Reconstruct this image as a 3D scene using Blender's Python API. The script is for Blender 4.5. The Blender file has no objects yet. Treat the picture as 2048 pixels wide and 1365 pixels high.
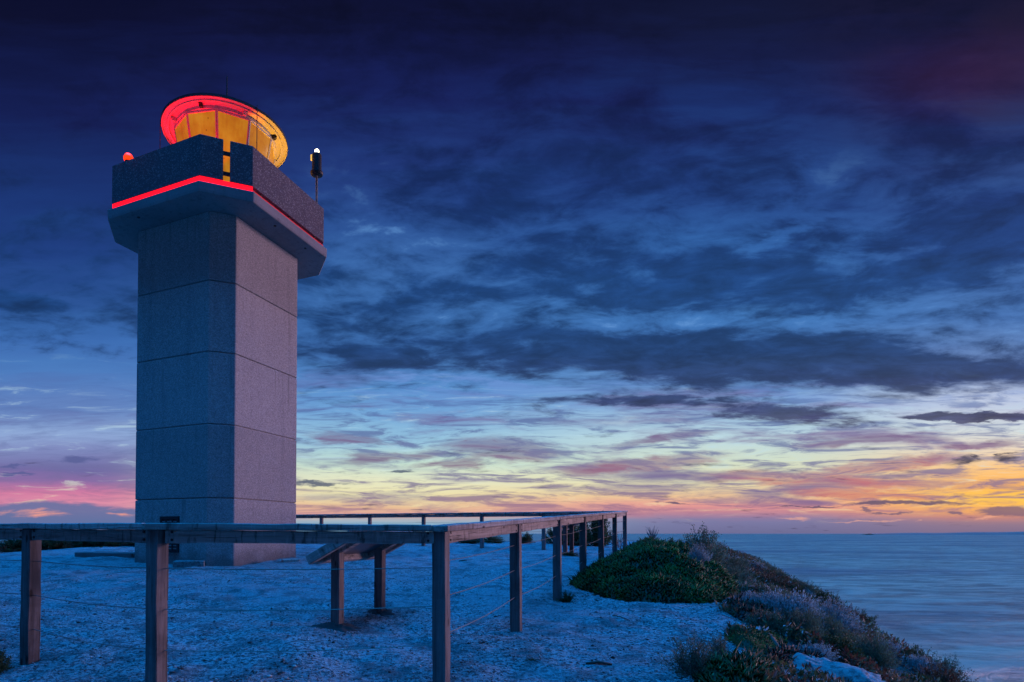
import bpy, bmesh, math, random
import numpy as np
from mathutils import Vector, Matrix, noise as mnoise

# ------------------------------------------------------------------ camera
scene = bpy.context.scene
COL = scene.collection
ZC = 1.04                      # eye height above the sand at the corner post
F_PX = 1160.0                  # focal length in pixels of the 2048 wide photo
X0 = 870.0                     # the photo is a crop: its optical centre lies left of the middle
HOR = 1067.0
cam_d = bpy.data.cameras.new("camera")
cam_d.sensor_width = 36.0
cam_d.lens = 36.0 * F_PX / 2048.0
PITCH = math.radians(1.3)
cam_d.shift_y = (HOR - 682.5 - F_PX * math.tan(PITCH)) / 2048.0
cam_d.shift_x = (1024.0 - X0) / 2048.0
cam_d.clip_start = 0.05
cam_d.clip_end = 200000.0
cam = bpy.data.objects.new("camera", cam_d)
COL.objects.link(cam)
cam.location = (0, 0, ZC)
cam.rotation_euler = (math.pi / 2 + PITCH, 0, 0)
scene.camera = cam

# ------------------------------------------------------------------ render settings
scene.view_settings.view_transform = 'Standard'
scene.view_settings.look = 'None'
scene.view_settings.exposure = 0.0
scene.view_settings.gamma = 1.0
scene.view_settings.use_curve_mapping = False
try:
    scene.cycles.use_denoising = True
    scene.cycles.max_bounces = 6
    scene.cycles.sample_clamp_indirect = 4.0
except Exception:
    pass


def s2l(c):
    out = []
    for x in c:
        x = x / 255.0
        out.append(x / 12.92 if x <= 0.04045 else ((x + 0.055) / 1.055) ** 2.4)
    return out


# ------------------------------------------------------------------ node helper
class NB:
    """small builder for shader node trees"""
    def __init__(self, nt):
        self.nt = nt

    def node(self, typ, **kw):
        n = self.nt.nodes.new(typ)
        for k, v in kw.items():
            setattr(n, k, v)
        return n

    def put(self, sock, v):
        if isinstance(v, bpy.types.NodeSocket):
            self.nt.links.new(v, sock)
        elif v is not None:
            if isinstance(v, (tuple, list)) and sock.type == 'RGBA' and len(v) == 3:
                v = tuple(v) + (1.0,)
            sock.default_value = v

    def m(self, op, a, b=None, c=None, clamp=False):
        n = self.node('ShaderNodeMath', operation=op, use_clamp=clamp)
        self.put(n.inputs[0], a)
        if b is not None:
            self.put(n.inputs[1], b)
        if c is not None:
            self.put(n.inputs[2], c)
        return n.outputs[0]

    def vm(self, op, a, b=None, scale=None):
        n = self.node('ShaderNodeVectorMath', operation=op)
        self.put(n.inputs[0], a)
        if b is not None:
            self.put(n.inputs[1], b)
        if scale is not None:
            self.put(n.inputs['Scale'], scale)
        return n.outputs['Value'] if op in ('LENGTH', 'DOT_PRODUCT') else n.outputs[0]

    def comb(self, x, y, z=0.0):
        n = self.node('ShaderNodeCombineXYZ')
        for i, v in enumerate((x, y, z)):
            self.put(n.inputs[i], v)
        return n.outputs[0]

    def sep(self, v):
        n = self.node('ShaderNodeSeparateXYZ')
        self.put(n.inputs[0], v)
        return n.outputs

    def mapping(self, v, loc=(0, 0, 0), rot=(0, 0, 0), sc=(1, 1, 1), kind='POINT'):
        n = self.node('ShaderNodeMapping', vector_type=kind)
        self.put(n.inputs['Vector'], v)
        n.inputs['Location'].default_value = loc
        n.inputs['Rotation'].default_value = rot
        n.inputs['Scale'].default_value = sc
        return n.outputs[0]

    def noise(self, v, scale=1.0, detail=4.0, rough=0.55, dist=0.0, col=False, dims='3D'):
        n = self.node('ShaderNodeTexNoise', noise_dimensions=dims)
        if v is not None:
            self.put(n.inputs['Vector'], v)
        n.inputs['Scale'].default_value = scale
        n.inputs['Detail'].default_value = detail
        n.inputs['Roughness'].default_value = rough
        n.inputs['Distortion'].default_value = dist
        return n.outputs['Color'] if col else n.outputs['Fac']

    def voronoi(self, v, scale=1.0, feature='F1', out='Distance', rnd=1.0):
        n = self.node('ShaderNodeTexVoronoi', feature=feature)
        if v is not None:
            self.put(n.inputs['Vector'], v)
        n.inputs['Scale'].default_value = scale
        n.inputs['Randomness'].default_value = rnd
        return n.outputs[out]

    def rng(self, v, a, b, c=0.0, d=1.0, kind='SMOOTHSTEP'):
        n = self.node('ShaderNodeMapRange', interpolation_type=kind)
        self.put(n.inputs['Value'], v)
        for nm, val in (('From Min', a), ('From Max', b), ('To Min', c), ('To Max', d)):
            self.put(n.inputs[nm], val)
        return n.outputs['Result']

    def ramp(self, v, stops, interp='LINEAR'):
        n = self.node('ShaderNodeValToRGB')
        cr = n.color_ramp
        cr.interpolation = interp
        while len(cr.elements) > 1:
            cr.elements.remove(cr.elements[-1])
        for i, (p, c) in enumerate(stops):
            e = cr.elements[0] if i == 0 else cr.elements.new(p)
            e.position = p
            e.color = tuple(c) + (1.0,) if len(c) == 3 else c
        self.put(n.inputs[0], v)
        return n.outputs[0]

    def mix(self, f, a, b, blend='MIX'):
        n = self.node('ShaderNodeMix', data_type='RGBA', blend_type=blend)
        n.clamp_factor = True
        self.put(n.inputs[0], f)
        self.put(n.inputs[6], a)
        self.put(n.inputs[7], b)
        return n.outputs[2]


# ------------------------------------------------------------------ world: dusk sky
def build_world():
    w = bpy.data.worlds.new("World")
    scene.world = w
    w.use_nodes = True
    nt = w.node_tree
    nt.nodes.clear()
    n = NB(nt)
    out = n.node('ShaderNodeOutputWorld')
    bg = n.node('ShaderNodeBackground')
    nt.links.new(bg.outputs[0], out.inputs[0])
    tc = n.node('ShaderNodeTexCoord')
    x, y, z = n.sep(tc.outputs['Generated'])
    h = n.m('SQRT', n.m('ADD', n.m('MULTIPLY', x, x), n.m('MULTIPLY', y, y)))
    az = n.m('MULTIPLY', n.m('ARCTAN2', x, y), 57.29578)
    el = n.m('MULTIPLY', n.m('ARCTAN2', z, h), 57.29578)
    yc = n.m('MAXIMUM', y, 0.12)
    u = n.m('DIVIDE', x, yc)           # east along the sea horizon
    v = n.m('DIVIDE', z, yc)           # height over the sea horizon
    # slow wobble so that no layer keeps a straight edge
    c0 = n.comb(n.m('MULTIPLY', u, 1.0), n.m('MULTIPLY', v, 3.0))
    wob = n.vm('SUBTRACT', n.noise(c0, 1.7, 5, 0.55, col=True), (0.5, 0.5, 0.5))
    wx, wy, wz = n.sep(wob)
    # streaky fine detail (wind blown, long exposure)
    st = n.mapping(n.comb(u, v), rot=(0, 0, math.radians(-7)), sc=(3.6, 30, 1))
    streak = n.noise(n.vm('ADD', st, n.vm('SCALE', wob, scale=1.6)), 1.0, 6, 0.58, 0.35)
    st2 = n.mapping(n.comb(u, v), loc=(7.3, 2.1, 0), rot=(0, 0, math.radians(6)), sc=(8.0, 74, 1))
    streak2 = n.noise(n.vm('ADD', st2, n.vm('SCALE', wob, scale=2.5)), 1.0, 6, 0.64, 0.6)

    amp = n.m('ADD', 0.012, n.m('MULTIPLY', v, 0.16))
    vv = n.m('ADD', v, n.m('MULTIPLY', n.m('SUBTRACT', streak, 0.5), amp))
    vv = n.m('ADD', vv, n.m('MULTIPLY', wy, n.m('MULTIPLY', v, 0.14)))
    vr = n.m('DIVIDE', n.m('MAXIMUM', vv, 0.0), 1.25)

    def P(yp):
        return max(0.0, (HOR - yp) / F_PX) / 1.25

    def R(lst):
        return n.ramp(vr, [(P(yp), s2l(c)) for yp, c in lst])
    left = R([(1067, (92, 112, 152)), (1040, (98, 120, 168)), (1024, (185, 132, 165)), (1006, (222, 140, 168)), (985, (208, 122, 162)),
              (962, (140, 108, 165)), (935, (112, 106, 164)), (900, (128, 140, 192)), (870, (142, 168, 214)), (820, (98, 130, 190)),
              (745, (78, 122, 190)), (680, (66, 105, 178)), (600, (50, 80, 150)), (500, (36, 60, 130)), (400, (30, 50, 116)), (200, (22, 27, 82)), (0, (12, 10, 45)), (-150, (8, 8, 40))])
    cl = R([(1067, (112, 158, 196)), (1050, (132, 176, 206)), (1040, (168, 180, 190)), (1030, (222, 162, 154)), (1015, (232, 190, 150)), (990, (236, 226, 176)), (960, (228, 231, 198)),
            (925, (196, 224, 210)), (885, (150, 196, 222)), (830, (114, 166, 216)), (780, (88, 142, 204)), (700, (66, 108, 176)), (640, (66, 102, 170)),
            (560, (70, 104, 174)), (450, (52, 80, 150)), (320, (38, 54, 122)), (200, (26, 32, 92)), (100, (20, 20, 74)), (0, (15, 14, 54)), (-150, (9, 9, 42))])
    rc = R([(1067, (106, 108, 150)), (1040, (120, 122, 166)), (1027, (188, 132, 152)), (1012, (228, 150, 148)), (992, (238, 196, 150)), (965, (228, 222, 180)),
            (925, (208, 222, 202)), (870, (186, 216, 226)), (815, (132, 172, 218)), (770, (100, 142, 200)), (700, (70, 112, 182)), (600, (74, 116, 188)),
            (480, (56, 94, 166)), (380, (44, 72, 142)), (200, (28, 42, 104)), (90, (22, 24, 70)), (0, (18, 18, 54)), (-150, (12, 12, 42))])
    rt = R([(1067, (118, 108, 142)), (1046, (140, 118, 142)), (1034, (206, 140, 122)), (1022, (248, 176, 96)), (1000, (255, 200, 84)), (972, (255, 184, 92)), (942, (250, 198, 132)),
            (905, (236, 214, 186)), (860, (210, 220, 224)), (800, (190, 202, 228)), (745, (114, 136, 190)), (620, (82, 114, 184)), (450, (58, 86, 156)),
            (280, (42, 56, 116)), (150, (46, 30, 70)), (60, (34, 20, 54)), (-150, (20, 14, 42))])
    glow = R([(1067, (150, 110, 130)), (1035, (240, 140, 100)), (1000, (255, 190, 90)), (940, (255, 170, 120)), (860, (220, 180, 190)), (760, (140, 140, 190)), (600, (70, 80, 150)), (300, (40, 46, 100)), (0, (30, 26, 70))])
    base = n.mix(n.rng(u, -0.607, -0.16), left, cl)
    base = n.mix(n.rng(u, -0.082, 0.477), base, rc)
    base = n.mix(n.rng(u, 0.562, 0.975), base, rt)
    base = n.mix(n.rng(u, 1.15, 1.9), base, glow)

    def px(xp, yp):
        return ((xp - X0) / F_PX, (HOR - yp) / F_PX)

    wcoord = n.vm('ADD', n.comb(u, v), n.vm('MULTIPLY', wob, (0.10, 0.035, 0)))
    fine = n.vm('SUBTRACT', n.noise(n.comb(n.m('MULTIPLY', u, 6.0), n.m('MULTIPLY', v, 26.0)), 1.6, 5, 0.62, col=True), (0.5, 0.5, 0.5))
    wcoord2 = n.vm('ADD', wcoord, n.vm('MULTIPLY', fine, (0.16, 0.036, 0)))

    def blob(xp, yp, rx, ry, rot=0.0, soft=(0.35, 1.0), coord=None):
        cx, cy = px(xp, yp)
        mp = n.mapping(coord if coord is not None else wcoord2, loc=(cx, cy, 0), rot=(0, 0, math.radians(rot)),
                       sc=(rx / F_PX, ry / F_PX, 1), kind='TEXTURE')
        return n.rng(n.vm('LENGTH', mp), soft[1], soft[0])

    def union(items):
        r = items[0]
        for b in items[1:]:
            r = n.m('MAXIMUM', r, b)
        return r

    # high thin streaks (violet and rose)
    sv = n.m('MULTIPLY', n.rng(v, 0.013, 0.05), n.rng(v, 0.34, 0.18))
    wisp = n.m('MULTIPLY', n.rng(streak2, 0.46, 0.64), sv)
    wcol = n.ramp(n.m('ADD', n.m('MULTIPLY', v, 3.5), 0.0), [(0.0, s2l((176, 112, 138))), (0.25, s2l((122, 104, 146))), (0.5, s2l((96, 108, 160))), (0.9, s2l((66, 98, 162)))])
    calm = n.rng(u, -0.62, -0.25, 0.45, 1.0)
    wisp = n.m('MULTIPLY', wisp, calm)
    sky = n.mix(n.m('MULTIPLY', wisp, 0.80), base, wcol)
    wisp2 = n.m('MULTIPLY', n.m('MULTIPLY', n.rng(streak, 0.49, 0.68), sv), calm)
    sky = n.mix(n.m('MULTIPLY', wisp2, 0.70), sky, n.mix(n.rng(u, -0.7, 0.9), s2l((104, 104, 160)), s2l((126, 98, 148))))
    # bright streaks
    lit = n.m('MULTIPLY', n.rng(streak2, 0.44, 0.28), sv)
    sky = n.mix(n.m('MULTIPLY', lit, 0.55), sky, n.mix(n.rng(v, 0.026, 0.138), s2l((255, 236, 170)), s2l((190, 222, 236))))

    # rose and salmon bands
    rose = union([blob(1000, 895, 150, 26, 0), blob(900, 926, 110, 12, 3), blob(1040, 912, 120, 16, 4), blob(1730, 884, 190, 15, 4),
                  blob(1600, 958, 330, 22, -3), blob(1780, 930, 190, 18, 7), blob(1290, 925, 230, 16, 5), blob(1950, 890, 120, 12, 4),
                  blob(1330, 880, 140, 14, 8), blob(1700, 985, 240, 14, -3), blob(690, 880, 110, 12, -3), blob(780, 912, 150, 14, 5)])
    tex = n.rng(streak2, 0.66, 0.34, 0.35, 1.0)
    rosec = n.mix(n.rng(u, -0.2, 0.85), s2l((110, 78, 124)), s2l((196, 98, 112)))
    rosec = n.mix(n.rng(v, 0.086, 0.163), rosec, s2l((112, 84, 132)))
    sky = n.mix(n.m('MULTIPLY', n.m('MULTIPLY', rose, tex), 0.85), sky, rosec)
    # violet veil right of centre
    veil = union([blob(1400, 945, 260, 40, 6, (0.1, 1.0)), blob(1250, 815, 330, 50, 3, (0.1, 1.0)), blob(1550, 975, 220, 26, 2, (0.1, 1.0))])
    sky = n.mix(n.m('MULTIPLY', n.m('MULTIPLY', veil, n.rng(streak, 0.38, 0.58)), 0.75), sky, s2l((112, 104, 152)))

    # the dark deck, seen in perspective on a flat layer
    q = n.m('ADD', z, 0.16)
    pl = n.comb(n.m('DIVIDE', x, q), n.m('DIVIDE', y, q))
    plm = n.mapping(pl, loc=(3.1, 1.7, 0), rot=(0, 0, math.radians(-24)), sc=(1.0, 1.7, 1))
    wn = n.vm('SCALE', n.vm('SUBTRACT', n.noise(pl, 1.2, 3, 0.5, col=True), (0.5, 0.5, 0.5)), scale=0.5)
    deck = n.noise(n.vm('ADD', plm, wn), 3.3, 8, 0.60, 0.25)
    deck2 = n.noise(n.vm('ADD', plm, n.vm('SCALE', wn, scale=1.7)), 1.0, 3, 0.5, 0.0)
    cover = union([n.m('MULTIPLY', blob(1600, 722, 1080, 92, -2, (0.2, 1.0)), 0.36),
                   n.m('MULTIPLY', blob(790, 715, 270, 56, -4, (0.0, 1.0)), 0.27),
                   n.m('MULTIPLY', blob(1560, 828, 290, 32, -3, (0.1, 1.0)), 0.36),
                   n.m('MULTIPLY', blob(1330, 802, 360, 20, 0, (0.1, 1.0)), 0.30),
                   n.m('MULTIPLY', blob(1960, 833, 220, 12, 1, (0.4, 1.0)), 0.42),
                   n.m('MULTIPLY', blob(1500, 560, 700, 110, 3, (0.1, 1.0)), 0.20),
                   n.m('MULTIPLY', blob(1950, 470, 420, 130, 12, (0.1, 1.0)), 0.30),
                   n.m('MULTIPLY', blob(1150, 330, 620, 120, 5, (0.1, 1.0)), 0.20),
                   n.m('MULTIPLY', blob(40, 592, 130, 34, -8, (0.1, 1.0)), 0.32),
                   n.m('MULTIPLY', blob(120, 430, 260, 60, 10, (0.1, 1.0)), 0.20),
                   n.m('MULTIPLY', blob(820, 600, 240, 60, 10, (0.1, 1.0)), 0.14)])
    clear = union([n.m('MULTIPLY', blob(1390, 648, 330, 70, -4, (0.0, 1.0)), 0.13),
                   n.m('MULTIPLY', blob(1930, 705, 190, 40, -6, (0.0, 1.0)), 0.15),
                   n.m('MULTIPLY', blob(1690, 330, 190, 60, 38, (0.0, 1.0)), 0.12),
                   n.m('MULTIPLY', blob(1560, 470, 170, 24, 22, (0.1, 1.0)), 0.16),
                   n.m('MULTIPLY', blob(1850, 490, 130, 22, 10, (0.1, 1.0)), 0.18),
                   n.m('MULTIPLY', blob(720, 420, 120, 90, -35, (0.1, 1.0)), 0.12),
                   n.m('MULTIPLY', blob(1750, 760, 400, 14, 0, (0.1, 1.0)), 0.0)])
    dens = n.m('ADD', n.m('ADD', n.m('MULTIPLY', deck, 0.72), n.m('MULTIPLY', deck2, 0.28)), n.m('SUBTRACT', cover, clear))
    mott = n.noise(n.vm('ADD', n.mapping(pl, loc=(1.3, 5.2, 0), rot=(0, 0, math.radians(30)), sc=(1.0, 1.5, 1)), n.vm('SCALE', wn, scale=0.5)), 6.5, 5, 0.62, 0.3)
    dens = n.m('ADD', dens, n.m('MULTIPLY', n.m('SUBTRACT', mott, 0.5), 0.52))
    hi = n.rng(v, 0.24, 0.36, -0.14, 0.03)
    dens = n.m('ADD', dens, hi)
    dens = n.m('ADD', dens, n.rng(u, -0.254, -0.684, 0.0, -0.05))
    dm = n.rng(dens, 0.42, 0.68)
    dcol = n.ramp(vr, [(P(1067), s2l((70, 66, 100))), (P(860), s2l((66, 66, 106))), (P(800), s2l((42, 58, 102))), (P(700), s2l((30, 56, 106))),
                       (P(560), s2l((28, 58, 116))), (P(400), s2l((26, 46, 104))), (P(200), s2l((22, 24, 76))), (P(0), s2l((13, 11, 44))), (P(-150), s2l((8, 8, 36)))])
    dk = n.m('MULTIPLY', n.rng(dens, 0.60, 1.0, 1.08, 0.78), n.rng(mott, 0.30, 0.70, 1.32, 0.76))
    dcol = n.mix(1.0, dcol, n.comb(dk, dk, dk), 'MULTIPLY')
    sky = n.mix(n.m('MULTIPLY', dm, 0.92), sky, dcol)
    # lit gaps in the deck
    gap = n.m('MULTIPLY', n.rng(dens, 0.45, 0.32), n.m('MULTIPLY', n.rng(v, 0.20, 0.30), n.rng(v, 0.72, 0.40)))
    gap = n.m('MULTIPLY', gap, n.rng(u, -0.30, -0.10))
    sky = n.mix(n.m('MULTIPLY', gap, 0.70), sky, s2l((118, 152, 220)))
    # the upper sky is a colder, greener blue
    sky = n.mix(n.rng(v, 0.22, 0.40), sky, n.mix(1.0, sky, (0.74, 1.08, 1.0), 'MULTIPLY'))
    # dull crimson in the high right
    crim = blob(1960, 130, 330, 120, 5, (0.0, 1.0), coord=wcoord)
    sky = n.mix(n.m('MULTIPLY', crim, 0.24), sky, s2l((72, 26, 62)))

    # small solid clouds near the sea horizon
    def dark(items, col, f=0.9):
        nonlocal sky
        sky = n.mix(n.m('MULTIPLY', union(items), f), sky, s2l(col))
    dark([blob(1820, 1006, 165, 6, 0, (0.5, 1.0)), blob(1620, 1010, 80, 3, 0, (0.5, 1.0)), blob(1335, 1003, 40, 4, 0, (0.4, 1.0))], (96, 82, 112))
    dark([blob(1930, 924, 64, 9, 9, (0.0, 0.9)), blob(1962, 917, 26, 9, -10, (0.0, 0.9)), blob(2026, 918, 34, 14, -12, (0.0, 0.9)), blob(2012, 908, 16, 8, 20, (0.0, 0.9)), blob(2044, 900, 16, 7, 0, (0.0, 0.9))], (60, 62, 88), 0.95)
    dark([blob(2040, 1030, 70, 14, 0, (0.5, 1.0)), blob(1940, 1028, 26, 5, 0, (0.5, 1.0)), blob(1718, 1018, 20, 4, 0, (0.4, 1.0)), blob(1780, 1023, 80, 3, 0, (0.4, 1.0))], (124, 100, 122))
    dark([blob(640, 965, 90, 5, 0, (0.4, 1.0)), blob(780, 941, 50, 4, 0, (0.3, 1.0))], (64, 78, 112), 0.85)
    dark([blob(40, 945, 70, 4, 0, (0.4, 1.0)), blob(20, 930, 50, 4, 0, (0.4, 1.0)), blob(150, 921, 60, 7, 0, (0.3, 1.0))], (84, 92, 148), 0.8)
    bank = union([blob(95, 1034, 190, 34, 0, (0.7, 1.0)), blob(250, 1040, 190, 32, 0, (0.7, 1.0)), blob(-60, 1040, 150, 32, 0, (0.7, 1.0))])
    sky = n.mix(n.m('MULTIPLY', bank, 0.9), sky, s2l((96, 112, 160)))
    sky = n.mix(n.m('MULTIPLY', n.m('MULTIPLY', union([blob(95, 1031, 62, 10, 2, (0.0, 1.0)), blob(24, 1028, 34, 8, 4, (0.0, 1.0)), blob(245, 1028, 36, 8, 0, (0.0, 1.0))]), n.rng(streak2, 0.62, 0.40)), 1.0), sky, s2l((244, 160, 140)))
    # glints of sun through the haze bank
    sky = n.mix(n.m('MULTIPLY', union([blob(1585, 1034, 40, 4, 0, (0.0, 1.0)), blob(1990, 1042, 50, 4, 0, (0.0, 1.0)), blob(1848, 1045, 10, 3, 0, (0.0, 1.0)), blob(1740, 1040, 90, 3, 0, (0.0, 1.0))]), 0.6), sky, s2l((246, 176, 150)))

    # unseen sky behind and overhead, its zenith made bright to light the ground
    back = n.ramp(n.m('DIVIDE', n.m('MAXIMUM', el, 0.0), 90.0),
                  [(0.0, BACK0), (0.12, BACK1), (0.55, BACK2), (0.62, BACK2), (0.92, ZEN)])
    fb = n.rng(n.m('ABSOLUTE', az), 64, 105)
    sky = n.mix(fb, sky, back)
    sky = n.mix(n.rng(el, 56, 82), sky, ZEN)
    # a faint physical twilight term
    nish = n.node('ShaderNodeTexSky', sky_type='NISHITA')
    nish.sun_disc = False
    nish.sun_elevation = math.radians(SUN_EL)
    nish.sun_rotation = math.radians(SUN_AZ)
    add = n.mix(0.004, sky, nish.outputs[0], 'ADD')
    nt.links.new(add, bg.inputs['Color'])
    bg.inputs['Strength'].default_value = 1.0
    w.cycles.sampling_method = 'MANUAL'
    w.cycles.sample_map_resolution = 512


ZEN = (0.0, 2.85, 10.4)
BACK0 = (0.010, 0.016, 0.06)
BACK1 = (0.010, 0.022, 0.085)
BACK2 = (0.006, 0.04, 0.16)
SUN_EL = 2.2
SUN_AZ = 66.0       # bearing of the afterglow, degrees right of the view
build_world()

sun_d = bpy.data.lights.new("afterglow", 'SUN')
sun_d.energy = 2.8
sun_d.angle = math.radians(14)
sun_d.color = (1.0, 0.60, 0.82)
sun = bpy.data.objects.new("afterglow", sun_d)
COL.objects.link(sun)
_sd = Vector((math.sin(math.radians(SUN_AZ)) * math.cos(math.radians(SUN_EL)), math.cos(math.radians(SUN_AZ)) * math.cos(math.radians(SUN_EL)), math.sin(math.radians(SUN_EL))))
sun.rotation_euler = _sd.to_track_quat('Z', 'Y').to_euler()

# ------------------------------------------------------------------ object helpers
def tag(o, label=None, cat=None, group=None, kind=None):
    if label:
        o['label'] = label
    if cat:
        o['category'] = cat
    if group:
        o['group'] = group
    if kind:
        o['kind'] = kind
    return o


def empty(name, loc=(0, 0, 0), rz=0.0):
    o = bpy.data.objects.new(name, None)
    o.empty_display_size = 0.2
    COL.objects.link(o)
    o.location = loc
    o.rotation_euler = (0, 0, rz)
    return o


def link_mesh(name, me, mat=None, parent=None, loc=(0, 0, 0), rot=(0, 0, 0)):
    o = bpy.data.objects.new(name, me)
    COL.objects.link(o)
    if mat is not None and not me.materials:
        me.materials.append(mat)
    if parent is not None:
        o.parent = parent
    o.location = loc
    o.rotation_euler = rot
    return o


def bm_obj(name, bm, mat=None, parent=None, loc=(0, 0, 0), rot=(0, 0, 0), smooth=False):
    me = bpy.data.meshes.new(name)
    bmesh.ops.recalc_face_normals(bm, faces=bm.faces)
    bm.to_mesh(me)
    bm.free()
    if smooth:
        for p in me.polygons:
            p.use_smooth = True
    return link_mesh(name, me, mat, parent, loc, rot)


def np_mesh(name, verts, faces, tint=None, smooth=False):
    """verts (N,3), faces (M,k)"""
    me = bpy.data.meshes.new(name)
    verts = np.asarray(verts, dtype=np.float32)
    faces = np.asarray(faces, dtype=np.int32)
    k = faces.shape[1]
    me.vertices.add(len(verts))
    me.vertices.foreach_set('co', verts.ravel())
    me.loops.add(faces.size)
    me.loops.foreach_set('vertex_index', faces.ravel())
    me.polygons.add(len(faces))
    me.polygons.foreach_set('loop_start', np.arange(0, faces.size, k, dtype=np.int32))
    me.polygons.foreach_set('loop_total', np.full(len(faces), k, dtype=np.int32))
    if smooth:
        me.polygons.foreach_set('use_smooth', np.ones(len(faces), dtype=bool))
    me.update(calc_edges=True)
    if tint is not None:
        at = me.attributes.new('tint', 'FLOAT', 'POINT')
        at.data.foreach_set('value', np.asarray(tint, dtype=np.float32))
    return me


def box_into(bm, x0, x1, y0, y1, z0, z1):
    vs = [bm.verts.new((x, y, z)) for z in (z0, z1) for y in (y0, y1) for x in (x0, x1)]
    for f in ((0, 1, 3, 2), (4, 6, 7, 5), (0, 4, 5, 1), (1, 5, 7, 3), (3, 7, 6, 2), (2, 6, 4, 0)):
        bm.faces.new([vs[i] for i in f])


def prism_into(bm, pts, z0, z1, pts_top=None):
    a = [bm.verts.new((p[0], p[1], z0)) for p in pts]
    b = [bm.verts.new((p[0], p[1], z1)) for p in (pts_top or pts)]
    n = len(pts)
    for i in range(n):
        bm.faces.new((a[i], a[(i + 1) % n], b[(i + 1) % n], b[i]))
    bm.faces.new(a[::-1])
    bm.faces.new(b)


def bevel_all(bm, w, seg=1):
    bmesh.ops.bevel(bm, geom=list(bm.edges), offset=w, segments=seg, affect='EDGES', profile=0.5)


def lathe_into(bm, prof, n=32, cx=0.0, cy=0.0):
    rings = []
    for r, z in prof:
        if r < 1e-5:
            rings.append([bm.verts.new((cx, cy, z))])
        else:
            rings.append([bm.verts.new((cx + r * math.cos(2 * math.pi * i / n), cy + r * math.sin(2 * math.pi * i / n), z)) for i in range(n)])
    for A, B in zip(rings, rings[1:]):
        for i in range(n):
            j = (i + 1) % n
            if len(A) == 1 and len(B) == 1:
                continue
            if len(A) == 1:
                bm.faces.new((A[0], B[j], B[i]))
            elif len(B) == 1:
                bm.faces.new((A[i], A[j], B[0]))
            else:
                bm.faces.new((A[i], A[j], B[j], B[i]))


def tube_into(bm, pts, radii, n=6):
    pts = [Vector(p) for p in pts]
    if not isinstance(radii, (list, tuple)):
        radii = [radii] * len(pts)
    prev = None
    for i, p in enumerate(pts):
        d = (pts[min(i + 1, len(pts) - 1)] - pts[max(i - 1, 0)]).normalized()
        s = d.cross(Vector((0, 0, 1)))
        if s.length < 1e-3:
            s = Vector((1, 0, 0))
        s.normalize()
        t = s.cross(d)
        ring = [bm.verts.new(p + (s * math.cos(2 * math.pi * k / n) + t * math.sin(2 * math.pi * k / n)) * radii[i]) for k in range(n)]
        if prev:
            for k in range(n):
                bm.faces.new((prev[k], prev[(k + 1) % n], ring[(k + 1) % n], ring[k]))
        else:
            bm.faces.new(ring[::-1])
        prev = ring
    bm.faces.new(prev)


# ------------------------------------------------------------------ materials
def new_mat(name):
    m = bpy.data.materials.new(name)
    m.use_nodes = True
    nt = m.node_tree
    b = nt.nodes['Principled BSDF']
    return m, NB(nt), b


def finish(n, b, color, rough=0.8, bump=None, strength=0.3, dist=0.01, spec=0.3):
    n.put(b.inputs['Base Color'], color)
    n.put(b.inputs['Roughness'], rough)
    b.inputs['Specular IOR Level'].default_value = spec
    if bump is not None:
        bn = n.node('ShaderNodeBump')
        bn.inputs['Strength'].default_value = strength
        bn.inputs['Distance'].default_value = dist
        n.put(bn.inputs['Height'], bump)
        n.nt.links.new(bn.outputs[0], b.inputs['Normal'])


def mat_sand():
    m, n, b = new_mat("limestone sand and shell grit")
    pos = n.node('ShaderNodeNewGeometry').outputs['Position']
    x, y, z = n.sep(pos)
    big = n.noise(pos, 0.55, 4, 0.6)
    mid = n.noise(pos, 3.0, 5, 0.65)
    fin = n.noise(pos, 26.0, 5, 0.75)
    grit = n.voronoi(pos, 46.0)
    gcol = n.voronoi(pos, 46.0, out='Color')
    g1 = n.sep(gcol)[0]
    grit2 = n.voronoi(pos, 120.0)
    c = n.mix(n.rng(big, 0.35, 0.65), (0.42, 0.445, 0.46, 1), (0.58, 0.595, 0.59, 1))
    c = n.mix(n.m('MULTIPLY', n.rng(mid, 0.47, 0.62), 0.72), c, (0.15, 0.155, 0.16, 1))
    c = n.mix(n.m('MULTIPLY', n.rng(fin, 0.44, 0.58), n.rng(n.m('ADD', big, n.m('MULTIPLY', y, -0.018)), 0.24, 0.44, 0.5, 1.0)), c, (0.13, 0.13, 0.135, 1))
    # single stones and shells, each with a tone of its own
    stone = n.m('MULTIPLY', n.rng(grit, 0.36, 0.22), n.rng(g1, 0.55, 0.7))
    c = n.mix(n.m('MULTIPLY', stone, 0.9), c, n.ramp(n.sep(gcol)[1], [(0.0, (0.08, 0.08, 0.08)), (0.5, (0.2, 0.2, 0.21)), (0.8, (0.6, 0.6, 0.58)), (1.0, (0.78, 0.77, 0.74))]))
    # soil and litter under the scrub on the seaward slope
    edge = n.m('SUBTRACT', x, n.m('ADD', 2.5, n.m('MULTIPLY', n.m('SUBTRACT', y, 5.0), 0.42)))
    soil = n.rng(n.m('ADD', edge, n.m('MULTIPLY', n.m('SUBTRACT', mid, 0.5), 1.2)), 0.25, 0.8)
    c = n.mix(n.m('MULTIPLY', soil, 0.8), c, (0.085, 0.075, 0.065, 1))
    h = n.m('ADD', n.m('MULTIPLY', mid, 2.4), n.m('MULTIPLY', fin, 1.0))
    h = n.m('ADD', h, n.m('MULTIPLY', n.rng(grit, 0.45, 0.1), n.m('MULTIPLY', g1, 0.55)))
    h = n.m('ADD', h, n.m('MULTIPLY', n.rng(grit2, 0.5, 0.1), 0.15))
    finish(n, b, c, 0.9, h, 1.0, 0.06, 0.15)
    return m


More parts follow.
